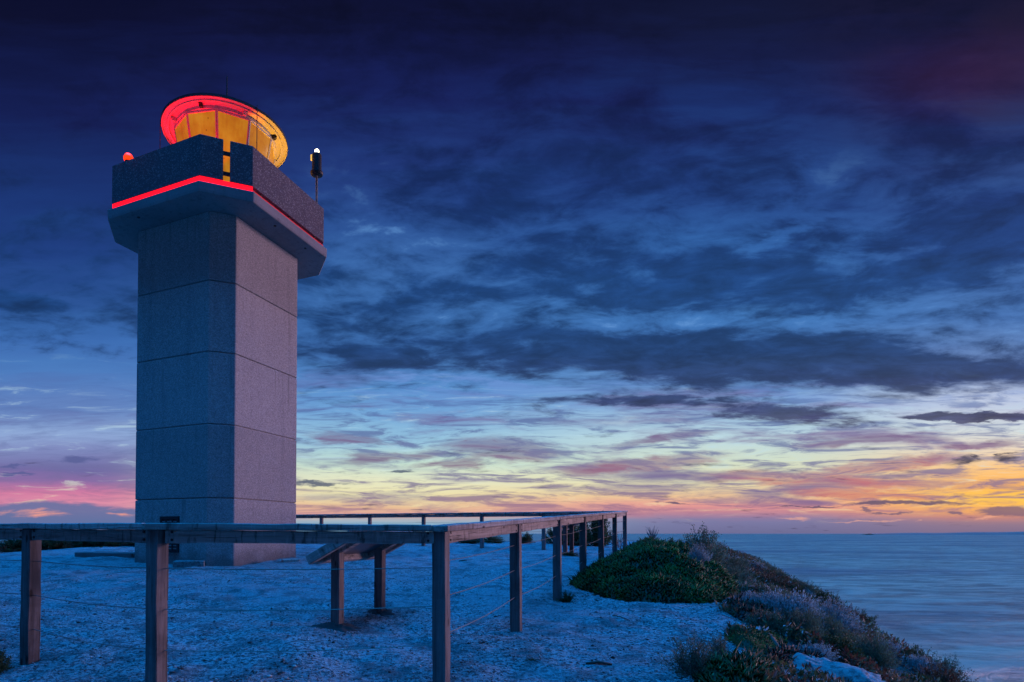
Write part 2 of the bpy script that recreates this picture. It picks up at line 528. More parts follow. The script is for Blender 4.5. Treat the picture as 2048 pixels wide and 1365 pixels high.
def mat_sea():
    m, n, b = new_mat("sea water long exposure")
    pos = n.node('ShaderNodeNewGeometry').outputs['Position']
    p1 = n.mapping(pos, rot=(0, 0, math.radians(18)), sc=(0.012, 0.028, 0.01))
    w1 = n.noise(p1, 1.0, 9, 0.74, 0.8)
    p2 = n.mapping(pos, rot=(0, 0, math.radians(-9)), sc=(0.035, 0.15, 0.05))
    w2 = n.noise(p2, 1.0, 4, 0.6, 0.4)
    p3 = n.mapping(pos, rot=(0, 0, math.radians(5)), sc=(0.0011, 0.0030, 0.001))
    w3 = n.noise(p3, 1.0, 5, 0.6, 0.3)
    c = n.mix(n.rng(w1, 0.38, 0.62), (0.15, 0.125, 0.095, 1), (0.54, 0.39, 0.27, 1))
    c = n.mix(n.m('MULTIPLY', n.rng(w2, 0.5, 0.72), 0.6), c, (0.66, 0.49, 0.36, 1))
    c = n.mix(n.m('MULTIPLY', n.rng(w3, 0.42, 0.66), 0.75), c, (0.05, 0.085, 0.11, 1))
    h = n.m('ADD', n.m('MULTIPLY', w1, 2.0), n.m('MULTIPLY', w2, 0.6))
    finish(n, b, c, 0.5, h, 0.8, 4.0, 0.22)
    return m


def mat_concrete(name, base, agg=1.0, warm=0.0):
    m, n, b = new_mat(name)
    tc = n.node('ShaderNodeTexCoord').outputs['Object']
    big = n.noise(tc, 0.9, 5, 0.6)
    streak = n.noise(n.mapping(tc, sc=(5.0, 5.0, 0.25)), 1.0, 4, 0.6)
    v = n.voronoi(tc, 62.0, out='Color')
    vd = n.voronoi(tc, 62.0)
    tone = n.sep(v)[0]
    dark = tuple(c * 0.72 for c in base) + (1,)
    lite = tuple(min(0.8, c * 1.18) for c in base) + (1,)
    c = n.mix(big, dark, lite)
    c = n.mix(n.m('MULTIPLY', n.rng(streak, 0.48, 0.72), 0.45), c, tuple(x * 0.55 for x in base) + (1,))
    st = n.ramp(tone, [(0.0, (0.06, 0.055, 0.06)), (0.45, tuple(base)), (0.8, tuple(min(0.75, x * 1.5) for x in base)), (1.0, (0.74, 0.70, 0.66))])
    c = n.mix(0.62 * agg, c, st)
    # every lift was poured from another batch, and the foot is splashed with dirt
    z = n.sep(tc)[2]
    wn = n.node('ShaderNodeTexWhiteNoise', noise_dimensions='1D')
    n.put(wn.inputs['W'], n.m('FLOOR', n.m('DIVIDE', n.m('SUBTRACT', z, 0.24), 1.525)))
    k = n.m('ADD', 0.90, n.m('MULTIPLY', wn.outputs['Value'], 0.18))
    c = n.mix(1.0, c, n.comb(k, k, k), 'MULTIPLY')
    foot = n.rng(n.m('SUBTRACT', z, n.m('MULTIPLY', n.noise(tc, 2.6, 5, 0.7), 0.9)), 0.35, -0.05)
    c = n.mix(n.m('MULTIPLY', foot, 0.55), c, (0.10, 0.09, 0.085, 1))
    run = n.m('MULTIPLY', n.rng(n.noise(n.mapping(tc, sc=(9.0, 9.0, 0.35)), 1.0, 3, 0.6), 0.58, 0.70), n.rng(n.m('FRACT', n.m('DIVIDE', n.m('SUBTRACT', z, 0.24), 1.525)), 0.2, 1.0))
    c = n.mix(n.m('MULTIPLY', run, 0.5), c, tuple(x * 0.4 for x in base) + (1,))
    h = n.m('ADD', n.m('MULTIPLY', n.rng(vd, 0.5, 0.05), agg), n.m('MULTIPLY', n.noise(tc, 26, 4, 0.6), 0.6))
    finish(n, b, c, 0.88, h, 0.7 if agg > 0.3 else 0.25, 0.012, 0.2)
    return m


def mat_wood(name, axis, base=(0.15, 0.132, 0.128)):
    m, n, b = new_mat(name)
    tc = n.node('ShaderNodeTexCoord').outputs['Object']
    oi = n.node('ShaderNodeObjectInfo')
    off = n.vm('SCALE', n.comb(oi.outputs['Random'], oi.outputs['Random'], oi.outputs['Random']), scale=37.0)
    p = n.vm('ADD', tc, off)
    sc = [26.0, 26.0, 26.0]
    sc[axis] = 1.1
    g = n.noise(n.mapping(p, sc=tuple(sc)), 1.0, 6, 0.68, 0.5)
    sc2 = [90.0, 90.0, 90.0]
    sc2[axis] = 2.2
    crack = n.noise(n.mapping(p, sc=tuple(sc2)), 1.0, 3, 0.6, 0.2)
    blot = n.noise(p, 3.2, 5, 0.65)
    kn = [9.0, 9.0, 9.0]
    kn[axis] = 3.2
    knot = n.voronoi(n.mapping(p, sc=tuple(kn)), 1.0)
    bs = base
    c = n.ramp(g, [(0.2, tuple(x * 0.35 for x in bs)), (0.45, tuple(x * 0.9 for x in bs)), (0.62, tuple(x * 1.35 for x in bs)), (0.85, tuple(min(.6, x * 2.0) for x in bs))])
    c = n.mix(n.m('MULTIPLY', n.rng(blot, 0.48, 0.70), 0.6), c, tuple(x * 0.45 for x in bs) + (1,))
    c = n.mix(n.m('MULTIPLY', n.rng(crack, 0.60, 0.72), 0.85), c, (0.02, 0.018, 0.016, 1))
    c = n.mix(n.m('MULTIPLY', n.rng(knot, 0.16, 0.06), 0.9), c, (0.025, 0.02, 0.017, 1))
    if axis == 0:          # water stains running down the faces of the rails
        drip = n.noise(n.mapping(p, sc=(21.0, 2.0, 4.0)), 1.0, 5, 0.7, 0.3)
        c = n.mix(n.m('MULTIPLY', n.rng(drip, 0.54, 0.66), 0.7), c, (0.05, 0.04, 0.036, 1))
        c = n.mix(n.m('MULTIPLY', n.rng(drip, 0.46, 0.34), 0.4), c, tuple(min(.7, x * 1.7) for x in bs) + (1,))
    tone = n.m('ADD', 0.78, n.m('MULTIPLY', oi.outputs['Random'], 0.44))
    c = n.mix(1.0, c, n.comb(tone, tone, tone), 'MULTIPLY')
    h = n.m('SUBTRACT', g, n.m('MULTIPLY', n.rng(crack, 0.58, 0.72), 1.2))
    finish(n, b, c, 0.82, h, 0.6, 0.006, 0.25)
    return m


def mat_plain(name, col, rough=0.6, metal=0.0, var=0.25, scale=9.0):
    m, n, b = new_mat(name)
    tc = n.node('ShaderNodeTexCoord').outputs['Object']
    f = n.noise(tc, scale, 5, 0.65)
    c = n.mix(f, tuple(x * (1 - var) for x in col) + (1,), tuple(min(1, x * (1 + var)) for x in col) + (1,))
    finish(n, b, c, rough, f, 0.15, 0.004)
    b.inputs['Metallic'].default_value = metal
    return m


def mat_emit(name, col, strength, base=(0.1, 0.02, 0.02)):
    m, n, b = new_mat(name)
    finish(n, b, base + (1,), 0.4)
    b.inputs['Emission Color'].default_value = tuple(col) + (1,)
    b.inputs['Emission Strength'].default_value = strength
    return m


def mat_pane():
    """lantern panes glowing from the lamp inside, dirty and uneven"""
    m, n, b = new_mat("lit amber lantern pane")
    tc = n.node('ShaderNodeTexCoord').outputs['Object']
    oi = n.node('ShaderNodeObjectInfo').outputs['Random']
    p = n.vm('ADD', tc, n.vm('SCALE', n.comb(oi, oi, oi), scale=20))
    a = n.noise(p, 2.2, 4, 0.6)
    d = n.voronoi(p, 5.0)
    sp = n.rng(d, 0.10, 0.04)
    f = n.noise(n.mapping(p, sc=(18, 18, 1.2)), 1.0, 3, 0.6)
    e = n.ramp(n.m('ADD', n.m('MULTIPLY', a, 0.75), n.m('MULTIPLY', f, 0.25)), [(0.25, (0.26, 0.060, 0.003)), (0.5, (0.36, 0.125, 0.006)), (0.75, (0.46, 0.20, 0.014))])
    e = n.mix(n.m('MULTIPLY', sp, 0.85), e, (0.03, 0.012, 0.002, 1))
    finish(n, b, (0.07, 0.035, 0.012, 1), 0.25, None)
    n.put(b.inputs['Emission Color'], e)
    n.put(b.inputs['Emission Strength'], 1.2)
    return m


def mat_leaf(name, stops, rough=0.55, trans=0.0):
    m, n, b = new_mat(name)
    t = n.node('ShaderNodeAttribute', attribute_name='tint').outputs['Fac']
    oi = n.node('ShaderNodeObjectInfo').outputs['Random']
    c = n.ramp(t, stops)
    k = n.m('ADD', 0.8, n.m('MULTIPLY', oi, 0.4))
    c = n.mix(1.0, c, n.comb(k, k, k), 'MULTIPLY')
    finish(n, b, c, rough, None, spec=0.25)
    # light comes through thin leaves
    tl = n.node('ShaderNodeBsdfTranslucent')
    n.put(tl.inputs['Color'], c)
    ms = n.node('ShaderNodeMixShader')
    ms.inputs[0].default_value = 0.35
    n.nt.links.new(b.outputs[0], ms.inputs[1])
    n.nt.links.new(tl.outputs[0], ms.inputs[2])
    n.nt.links.new(ms.outputs[0], n.nt.nodes['Material Output'].inputs['Surface'])
    return m


def mat_rock():
    m, n, b = new_mat("pale limestone rock")
    tc = n.node('ShaderNodeTexCoord').outputs['Object']
    a = n.noise(tc, 3.0, 6, 0.65)
    f = n.noise(tc, 17.0, 5, 0.7)
    pit = n.voronoi(tc, 13.0)
    c = n.mix(a, (0.12, 0.125, 0.13, 1), (0.34, 0.34, 0.33, 1))
    c = n.mix(n.m('MULTIPLY', n.rng(f, 0.48, 0.62), 0.8), c, (0.08, 0.08, 0.085, 1))
    c = n.mix(n.m('MULTIPLY', n.rng(pit, 0.22, 0.08), 0.7), c, (0.1, 0.1, 0.1, 1))
    finish(n, b, c, 0.9, n.m('ADD', f, n.m('MULTIPLY', n.rng(pit, 0.3, 0.05), -0.5)), 0.8, 0.03)
    return m


M = {}
M['sand'] = mat_sand()
M['sea'] = mat_sea()
M['aggregate'] = mat_concrete("exposed aggregate concrete", (0.34, 0.32, 0.31), 0.55)
M['parapet'] = mat_concrete('dark aggregate parapet concrete', (0.12, 0.092, 0.105), 0.5)
M['slab'] = mat_concrete("smooth concrete", (0.25, 0.235, 0.24), 0.12)
M['woodx'] = mat_wood("weathered timber rail", 0, (0.36, 0.32, 0.29))
M['woodz'] = mat_wood("weathered timber post", 2)
M['white'] = mat_plain("white lantern paint", (0.74, 0.73, 0.70), 0.45, 0, 0.12)
M['dark_metal'] = mat_plain("dark painted metal", (0.03, 0.03, 0.033), 0.5, 0.3)
M['wire'] = mat_plain("galvanised wire", (0.22, 0.20, 0.18), 0.5, 0.6)
M['pane'] = mat_pane()
M['red_spill'] = mat_emit("painted red spill", (1.0, 0.003, 0.012), 2.0, (0.3, 0.02, 0.02))  # emissive stand-in for red light spilling out of the gallery
M['red_lamp'] = mat_emit("red lamp glass", (1.0, 0.045, 0.0), 1.5, (0.4, 0.02, 0.02))
M['white_lamp'] = mat_emit("white lamp glass", (1.0, 0.80, 0.42), 9.0, (0.6, 0.6, 0.5))
M['panel'] = mat_plain("dark laminated sign panel", (0.10, 0.11, 0.13), 0.4)
M['rock'] = mat_rock()
M['soil'] = mat_plain("dark crumbly soil", (0.055, 0.05, 0.048), 0.95, 0, 0.5, 40)
M['twig'] = mat_plain("dry brown twig", (0.07, 0.055, 0.045), 0.85, 0, 0.4, 30)
M['soffit'] = mat_plain('grey lantern paint', (0.36, 0.35, 0.33), 0.45, 0, 0.15)
M['greystem'] = mat_plain('silvery stem', (0.13, 0.14, 0.14), 0.85, 0, 0.3, 30)
M['red_spill_dim'] = mat_emit('dim painted red spill', (1.0, 0.006, 0.010), 0.38, (0.3, 0.02, 0.02))  # weaker copy where the painted red spill fades
M['dead'] = mat_plain("bleached dead twig", (0.16, 0.15, 0.15), 0.85, 0, 0.4, 30)
M['hill'] = mat_plain("far headland scrub", (0.34, 0.19, 0.16), 0.95, 0, 0.2, 0.002)
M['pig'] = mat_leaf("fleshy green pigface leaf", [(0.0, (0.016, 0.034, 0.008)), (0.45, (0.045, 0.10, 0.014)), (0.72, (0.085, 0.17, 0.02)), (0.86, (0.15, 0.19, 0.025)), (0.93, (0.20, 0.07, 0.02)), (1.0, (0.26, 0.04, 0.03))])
M['pigyellow'] = mat_leaf("yellowing pigface leaf", [(0.0, (0.014, 0.03, 0.008)), (0.5, (0.035, 0.075, 0.015)), (0.78, (0.06, 0.13, 0.02)), (0.88, (0.18, 0.06, 0.03)), (0.94, (0.34, 0.22, 0.05)), (1.0, (0.55, 0.5, 0.22))])
M['pigred'] = mat_leaf("reddened pigface leaf", [(0.0, (0.05, 0.014, 0.012)), (0.4, (0.11, 0.03, 0.022)), (0.7, (0.06, 0.05, 0.02)), (0.88, (0.035, 0.06, 0.015)), (1.0, (0.22, 0.05, 0.07))])
M['grey'] = mat_leaf("silver grey leaf", [(0.0, (0.12, 0.16, 0.17)), (0.5, (0.28, 0.36, 0.37)), (1.0, (0.46, 0.55, 0.55))])
M['greygreen'] = mat_leaf("grey green needle leaf", [(0.0, (0.04, 0.07, 0.05)), (0.5, (0.085, 0.145, 0.09)), (1.0, (0.17, 0.25, 0.15))])
M['green'] = mat_leaf("dark green leaf", [(0.0, (0.02, 0.034, 0.016)), (0.5, (0.045, 0.078, 0.03)), (1.0, (0.10, 0.14, 0.055))])
M['brown'] = mat_leaf("brown and red scrub leaf", [(0.0, (0.07, 0.03, 0.024)), (0.4, (0.15, 0.07, 0.05)), (0.7, (0.10, 0.105, 0.05)), (1.0, (0.24, 0.17, 0.11))])
M['flower'] = mat_plain("pale petal", (0.7, 0.62, 0.35), 0.6)

# ------------------------------------------------------------------ terrain
def _hash(ix, iy, seed):
    h = (ix.astype(np.int64) * 374761393 + iy.astype(np.int64) * 668265263 + seed * 144665) & 0xFFFFFFFF
    h = ((h ^ (h >> 13)) * 1274126177) & 0xFFFFFFFF
    return ((h ^ (h >> 16)) & 0xFFFF) / 65535.0


def vnoise(x, y, seed=0):
    ix, iy = np.floor(x), np.floor(y)
    fx, fy = x - ix, y - iy
    fx, fy = fx * fx * (3 - 2 * fx), fy * fy * (3 - 2 * fy)
    a, b_ = _hash(ix, iy, seed), _hash(ix + 1, iy, seed)
    c, d = _hash(ix, iy + 1, seed), _hash(ix + 1, iy + 1, seed)
    return (a * (1 - fx) + b_ * fx) * (1 - fy) + (c * (1 - fx) + d * fx) * fy - 0.5


def fbm(x, y, o=4, seed=0):
    t, a = 0, 1.0
    for i in range(o):
        t = t + a * vnoise(x * 2 ** i + 13.7 * i, y * 2 ** i - 7.1 * i, seed + i)
        a *= 0.5
    return t


SEA_Z = -58.0


def slope_edge(Y):
    return 2.5 + 0.42 * (Y - 5.0)


def height(X, Y):
    X = np.asarray(X, dtype=float)
    Y = np.asarray(Y, dtype=float)
    z = 0.045 * (np.clip(Y, -1.5, 28) - 4.116)
    z = z + 0.07 * fbm(X * 0.7, Y * 0.7, 3, 5) + 0.034 * fbm(X * 3.1, Y * 3.1, 3, 9) + 0.010 * fbm(X * 11.0, Y * 11.0, 2, 15)
    z = z + np.clip(-X - 3.0, 0, 30) * 0.004
    # seaward fall beyond the fence
    ye = 20.6 + np.minimum(X + 3.0, 0) * 0.42 + 0.8 * fbm(X * 0.35, Y * 0 + 2.2, 2, 3)
    d = np.clip(Y - ye, 0, None)
    z = z - 0.16 * d - 0.035 * np.clip(d - 2, 0, 30) ** 2 - 0.9 * np.clip(d - 14, 0, None)
    # fall to the right
    e = np.clip(X - slope_edge(np.clip(Y, 1.0, 40)), 0, None)
    z = z - 0.36 * e * e / (e + 0.3) - 1.4 * np.clip(e - 2.75 - 0.4 * fbm(Y * 0.5, Y * 0, 2, 21), 0, None) ** 1.05
    return np.maximum(z, SEA_Z - 4 + 0 * z)


def hz(x, y):
    return float(height(np.array([x]), np.array([y]))[0])


def ray(pxx, pyy):
    ypp = HOR - F_PX * math.tan(PITCH)
    d = Vector(((pxx - X0) / F_PX, 1.0, (ypp - pyy) / F_PX))
    c, s = math.cos(PITCH), math.sin(PITCH)
    return Vector((d.x, d.y * c - d.z * s, d.y * s + d.z * c))


def ground_at(pxx, pyy, far=40.0):
    d = ray(pxx, pyy)
    t = 1.5
    while t < far:
        p = d * t
        if ZC + p.z <= hz(p.x, p.y):
            return Vector((p.x, p.y, hz(p.x, p.y)))
        t += 0.04
    return None


def at_depth(pxx, pyy, Y):
    d = ray(pxx, pyy)
    p = d * (Y / d.y)
    return Vector((p.x, p.y, p.z + ZC))


def build_terrain():
    xs = np.concatenate([np.linspace(-260, -24, 22)[:-1], np.linspace(-24, -9, 60)[:-1], np.linspace(-9, 8.4, 310)[:-1], np.linspace(8.4, 22, 50)[:-1], np.linspace(20, 90, 14)])
    ys = np.concatenate([np.linspace(-60, -4, 20)[:-1], np.linspace(-4, 1.6, 40)[:-1], np.linspace(1.6, 10, 210)[:-1], np.linspace(10, 24, 180)[:-1], np.linspace(24, 60, 40)[:-1], np.linspace(60, 140, 14)])
    X, Y = np.meshgrid(xs, ys)
    Z = height(X, Y)
    v = np.stack([X.ravel(), Y.ravel(), Z.ravel()], 1)
    nx, ny = len(xs), len(ys)
    i = np.arange(ny - 1)[:, None] * nx + np.arange(nx - 1)[None, :]
    i = i.ravel()
    f = np.stack([i, i + 1, i + nx + 1, i + nx], 1)
    me = np_mesh('ground', v, f, smooth=True)
    o = link_mesh('ground', me, M['sand'])
    o['kind'] = 'structure'


build_terrain()


def build_sea():
    R = 90000.0
    n = 48
    v = [(0, 0, SEA_Z)] + [(R * math.cos(2 * math.pi * k / n), R * math.sin(2 * math.pi * k / n), SEA_Z) for k in range(n)]
    f = [(0, 1 + k, 1 + (k + 1) % n) for k in range(n)]
    o = link_mesh('sea', np_mesh('sea', v, f), M['sea'])
    o['kind'] = 'structure'
    # far headland low on the right of the sea horizon
    rng = random.Random(4)
    vs, fs = [], []
    N = 60
    for k in range(N + 1):
        t = k / N
        uu = 0.76 + 0.75 * t
        D = 24000.0
        hgt = (10 + 85 * min(1, t * 2.2) ** 0.8 + 28 * mnoise.noise((t * 9, 0, 0))) * min(1, t * 9)
        vs += [(uu * D, D, SEA_Z - 5), (uu * D * 1.015, D * 1.03, SEA_Z + max(2, hgt) + 40), (uu * D * 1.06, D * 1.1, SEA_Z - 5)]
        if k:
            a = 3 * (k - 1)
            fs += [(a, a + 3, a + 4, a + 1), (a + 1, a + 4, a + 5, a + 2)]
    o = link_mesh('headland', np_mesh('headland', vs, fs, smooth=True), M['hill'])
    o['kind'] = 'structure'


build_sea()

# ------------------------------------------------------------------ lighthouse
RZ = math.radians(-23.7)               # the tower and the fence share this bearing
AX = Vector((math.cos(RZ), math.sin(RZ), 0))          # to the right
AY = Vector((-math.sin(RZ), math.cos(RZ), 0))         # away from the viewer


def chamfer_rect(hx, hy, c):
    return [(-hx + c, -hy), (hx - c, -hy), (hx, -hy + c), (hx, hy - c), (hx - c, hy), (-hx + c, hy), (-hx, hy - c), (-hx, -hy + c)]


def build_lighthouse():
    C = Vector((-5.05, 13.71, 0.0))
    root = empty('lighthouse', C, RZ)
    tag(root, 'square concrete lighthouse tower with chamfered corners and glowing lantern on top', 'lighthouse')
    zb = 0.30
    Z = lambda r: r + ZC
    # shaft: stacked courses with open joints round a recessed core
    bm = bmesh.new()
    hx, hy, c = 1.43, 1.43, 0.383
    joints = [zb - 0.6, Z(0.736), Z(2.28), Z(3.80), Z(5.30), Z(6.76)]
    for a, b_ in zip(joints, joints[1:]):
        t = bmesh.new()
        g = 0.0 if a == joints[0] else 0.010
        prism_into(t, chamfer_rect(hx, hy, c), a + g, b_ - (0.010 if b_ != joints[-1] else 0.0))
        bevel_all(t, 0.012)
        tm = bpy.data.meshes.new('tmp')
        t.to_mesh(tm)
        t.free()
        bm.from_mesh(tm)
        bpy.data.meshes.remove(tm)
    prism_into(bm, chamfer_rect(hx - 0.035, hy - 0.035, c), joints[0] + 0.05, joints[-1] - 0.02)
    bm_obj('shaft', bm, M['aggregate'], root, (-.07, 0, 0))
    # vent low on the left hand face
    vf = bmesh.new()
    vx, vw = 0.02, 0.22
    z0, z1 = Z(-0.36), Z(0.30)
    y0 = -hy - 0.035
    for (a, b_, p, q) in ((vx - vw - .05, vx + vw + .05, z1, z1 + .06), (vx - vw - .05, vx + vw + .05, z0 - .05, z0), (vx - vw - .05, vx - vw, z0, z1), (vx + vw, vx + vw + .05, z0, z1),
                          (vx - .11, vx - .075, z0, z1), (vx + .075, vx + .11, z0, z1)):
        box_into(vf, a, b_, y0, -hy + .02, p, q)
    vent = bm_obj('vent', vf, M['dark_metal'], root, (-.07, 0, 0))
    vb = bmesh.new()
    for k in range(10):
        zz = z0 + 0.02 + k * (z1 - z0 - 0.02) / 10
        box_into(vb, vx - vw, vx + vw, -hy - .022, -hy + .01, zz, zz + .03)
    bm_obj('louvre', vb, M['slab'], vent)
    vbk = bmesh.new()
    box_into(vbk, vx - vw, vx + vw, -hy - .008, -hy + .012, z0, z1)
    bm_obj('vent_back', vbk, M['dark_metal'], vent)
    # gallery slab
    bm = bmesh.new()
    prism_into(bm, chamfer_rect(2.04, 2.04, 0.74), Z(6.76), Z(6.98), chamfer_rect(2.05, 2.05, 0.745))
    bevel_all(bm, 0.014)
    slab = bm_obj('gallery_slab', bm, M['slab'], root)
    for (sx, sy) in ((-.6, -1.85), (1.85, -.4), (1.85, .7)):
        bm = bmesh.new()
        lathe_into(bm, [(0.0, Z(6.745)), (0.028, Z(6.745)), (0.028, Z(6.765))], 10, sx, sy)
        bm_obj('drain_outlet', bm, M['dark_metal'], slab)
    # parapet: four panels, each wrapping one side, open slots at the corners
    ho, yo, co = 1.98, 1.98, 0.72
    th = 0.13
    P = chamfer_rect(ho, yo, co)
    Q = chamfer_rect(ho - th, yo - th, co - th * 0.41)
    pz0, pz1 = Z(7.13), Z(7.97)
    for s in range(4):
        i0, i1 = (2 * s) % 8, (2 * s + 1) % 8          # the straight side
        pa, pb = (i0 - 1) % 8, (i1 + 1) % 8            # far ends of the two chamfers
        def mid(A, i, j, gap):
            ax, ay = A[i]
            bx, by = A[j]
            L = math.hypot(bx - ax, by - ay)
            k = 0.5 - gap / L
            return (ax + (bx - ax) * k, ay + (by - ay) * k)
        gap = 0.065
        ring = [mid(P, i0, pa, gap), P[i0], P[i1], mid(P, i1, pb, gap), mid(Q, i1, pb, gap), Q[i1], Q[i0], mid(Q, i0, pa, gap)]
        bm = bmesh.new()
        a = [bm.verts.new((p[0], p[1], pz0)) for p in ring]
        b_ = [bm.verts.new((p[0], p[1], pz1)) for p in ring]
        for k in range(8):
            bm.faces.new((a[k], a[(k + 1) % 8], b_[(k + 1) % 8], b_[k]))
        for w in (a, b_):
            for q in ((0, 1, 6, 7), (1, 2, 5, 6), (2, 3, 4, 5)):
                bm.faces.new([w[t] for t in q])
        bmesh.ops.recalc_face_normals(bm, faces=bm.faces)
        bevel_all(bm, 0.008)
        bm_obj('parapet_panel', bm, M['parapet'], root)
    # short feet that carry the panels
    for (sx, sy) in ((-1.2, -yo + .06), (0, -yo + .06), (1.2, -yo + .06), (ho - .06, -.95), (ho - .06, .0), (ho - .06, .95), (-ho + .06, -.9), (-ho + .06, .9), (0, yo - .06)):
        bm = bmesh.new()
        box_into(bm, sx - .02, sx + .02, sy - .02, sy + .02, Z(6.975), Z(7.135))
        bm_obj('panel_foot', bm, M['dark_metal'], root)
    # two dark bars across each open slot
    for (sx, sy, an) in ((1, -1, .785), (-1, -1, -.785), (1, 1, -.785), (-1, 1, .785)):
        for zz in (Z(7.36), Z(7.78)):
            bm = bmesh.new()
            box_into(bm, -.10, .10, -.02, .02, -.035, .035)
            bm_obj('slot_bar', bm, M['dark_metal'], root, (sx * (ho - co / 2 - .11), sy * (yo - co / 2 - .11), zz), (0, 0, an))
    # red gallery light spilling under the panels, painted as a glowing kerb
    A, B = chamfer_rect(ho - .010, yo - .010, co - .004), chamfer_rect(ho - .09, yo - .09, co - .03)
    for (seg, zt_, mt) in (((7, 0, 1, 2), 7.127, 'red_spill'), ((2, 3, 4), 7.06, 'red_spill_dim'), ((4, 5, 6, 7), 7.127, 'red_spill')):
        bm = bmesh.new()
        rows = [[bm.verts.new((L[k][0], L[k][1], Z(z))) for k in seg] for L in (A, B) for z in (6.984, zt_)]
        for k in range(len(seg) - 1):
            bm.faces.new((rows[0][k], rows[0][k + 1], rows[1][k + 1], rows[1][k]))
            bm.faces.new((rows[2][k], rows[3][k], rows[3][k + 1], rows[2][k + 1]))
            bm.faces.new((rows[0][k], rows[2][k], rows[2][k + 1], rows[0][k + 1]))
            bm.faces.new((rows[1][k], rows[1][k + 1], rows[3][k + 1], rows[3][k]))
        bm_obj('red_spill_kerb', bm, M[mt], root)
    # lantern room: low wall, slanted panes, mullions, soffit, roof
    lx, ly = 0.04, 0.02
    r0, r1 = 0.80, 1.09
    lz0, lz1 = Z(7.66), Z(9.37)
    bm = bmesh.new()
    lathe_into(bm, [(r0 - .1, Z(6.975)), (r0 + .02, Z(6.975)), (r0 + .02, lz0 - .03), (r0 + .06, lz0 - .03), (r0 + .06, lz0), (r0 - .1, lz0)], 36, lx, ly)
    lant = bm_obj('lantern_wall', bm, M['white'], root)
    N = 10
    for k in range(N):
        ang = 2 * math.pi * k / N - 0.68
        half = math.pi / N
        w0, w1 = r0 * math.tan(half) - .016, r1 * math.tan(half) - .016
        a0, a1 = r0 * math.cos(half) ** 0 , r1
        bm = bmesh.new()
        vs = []
        for (rr, ww, zz) in ((a0, w0, lz0), (a1, w1, lz1)):
            for dr in (-.012, .0):
                vs += [bm.verts.new((rr + dr, -ww, zz)), bm.verts.new((rr + dr, ww, zz))]
        for f in ((2, 3, 7, 6), (0, 4, 5, 1), (0, 2, 6, 4), (1, 5, 7, 3), (4, 6, 7, 5), (0, 1, 3, 2)):
            bm.faces.new([vs[q] for q in f])
        bm_obj('pane', bm, M['pane'], lant, (lx, ly, 0), (0, 0, ang))
        # frame round the pane
        bm = bmesh.new()
        fw, ft = .035, .014
        for (s0, s1, t0, t1) in ((-1, -1, 0, 1), (1, 1, 0, 1)):
            q = []
            for (tt) in (0, 1):
                rr, ww, zz = (a0, w0, lz0) if tt == 0 else (a1, w1, lz1)
                yin, yout = s0 * (ww - fw * .35), s0 * (ww + .014)
                q += [bm.verts.new((rr + .002, yin, zz)), bm.verts.new((rr + .002, yout, zz)), bm.verts.new((rr + ft, yin, zz)), bm.verts.new((rr + ft, yout, zz))]
            for f in ((0, 1, 5, 4), (2, 6, 7, 3), (0, 4, 6, 2), (1, 3, 7, 5), (4, 5, 7, 6), (0, 2, 3, 1)):
                bm.faces.new([q[v] for v in f])
        ww = w1 - .005
        box_into(bm, a1 - .012, a1 + ft, -ww, ww, lz1 - .05, lz1)
        bm_obj('pane_frame', bm, M['soffit'], lant, (lx, ly, 0), (0, 0, ang))
    R = 1.42
    bm = bmesh.new()
    lathe_into(bm, [(r1 - .12, lz1), (r1 + .05, lz1), (r1 + .05, lz1 + .07), (R - .16, lz1 + .09), (R - .16, lz1 + .055), (R - .12, lz1 + .055), (R - .12, lz1 + .09),
                    (R - .02, lz1 + .095), (R - .02, lz1 + .06), (R, lz1 + .06)], 64, lx, ly)
    sof = bm_obj('roof_soffit', bm, M['soffit'], root, smooth=False)
    bm = bmesh.new()
    lathe_into(bm, [(R, lz1 + .058), (R + .012, lz1 + .062), (R + .012, lz1 + .12), (R - .1, lz1 + .17), (R * .5, lz1 + .34), (.12, lz1 + .42), (.12, lz1 + .52), (0, lz1 + .55)], 64, lx, ly)
    bm_obj('roof', bm, M['dark_metal'], root, smooth=False)
    for k in range(8):
        ang = 2 * math.pi * k / 8 + .3
        bm = bmesh.new()
        box_into(bm, r1 + .05, R - .17, -.025, .025, lz1 + .02, lz1 + .085)
        box_into(bm, R - .26, R - .20, -.035, .035, lz1 - .01, lz1 + .05)
        bm_obj('bracket', bm, M['dark_metal'] if k % 3 == 0 else M['soffit'], sof, (lx, ly, 0), (0, 0, ang))
    bm = bmesh.new()
    tube_into(bm, [(lx, ly, lz1 + .5), (lx, ly, lz1 + 1.62)], [.022, .014], 6)
    bm_obj('antenna', bm, M['dark_metal'], root)
    # stay rods from the roof edge to the gallery
    for ang in (-0.35, -2.35):
        bm = bmesh.new()
        x_, y_ = lx + (R + .02) * math.cos(ang), ly + (R + .02) * math.sin(ang)
        tube_into(bm, [(x_, y_, Z(6.975)), (x_, y_, lz1 + .17)], .009, 6)
        bm_obj('stay_rod', bm, M['dark_metal'], root)
    # whip aerials behind the left parapet
    for (ax_, ay_, hh, r_) in ((-1.38, -.95, 8.58, .035), (-1.12, -.90, 8.78, .03), (-1.02, -.95, 8.38, .06)):
        bm = bmesh.new()
        lathe_into(bm, [(0, Z(6.975)), (r_ * .5, Z(6.975)), (r_ * .5, Z(hh - .35)), (r_, Z(hh - .33)), (r_ * 1.1, Z(hh - .18)), (r_ * .5, Z(hh - .15)), (r_ * .3, Z(hh)), (0, Z(hh))], 10, ax_, ay_)
        bm_obj('aerial', bm, M['dark_metal'], root)

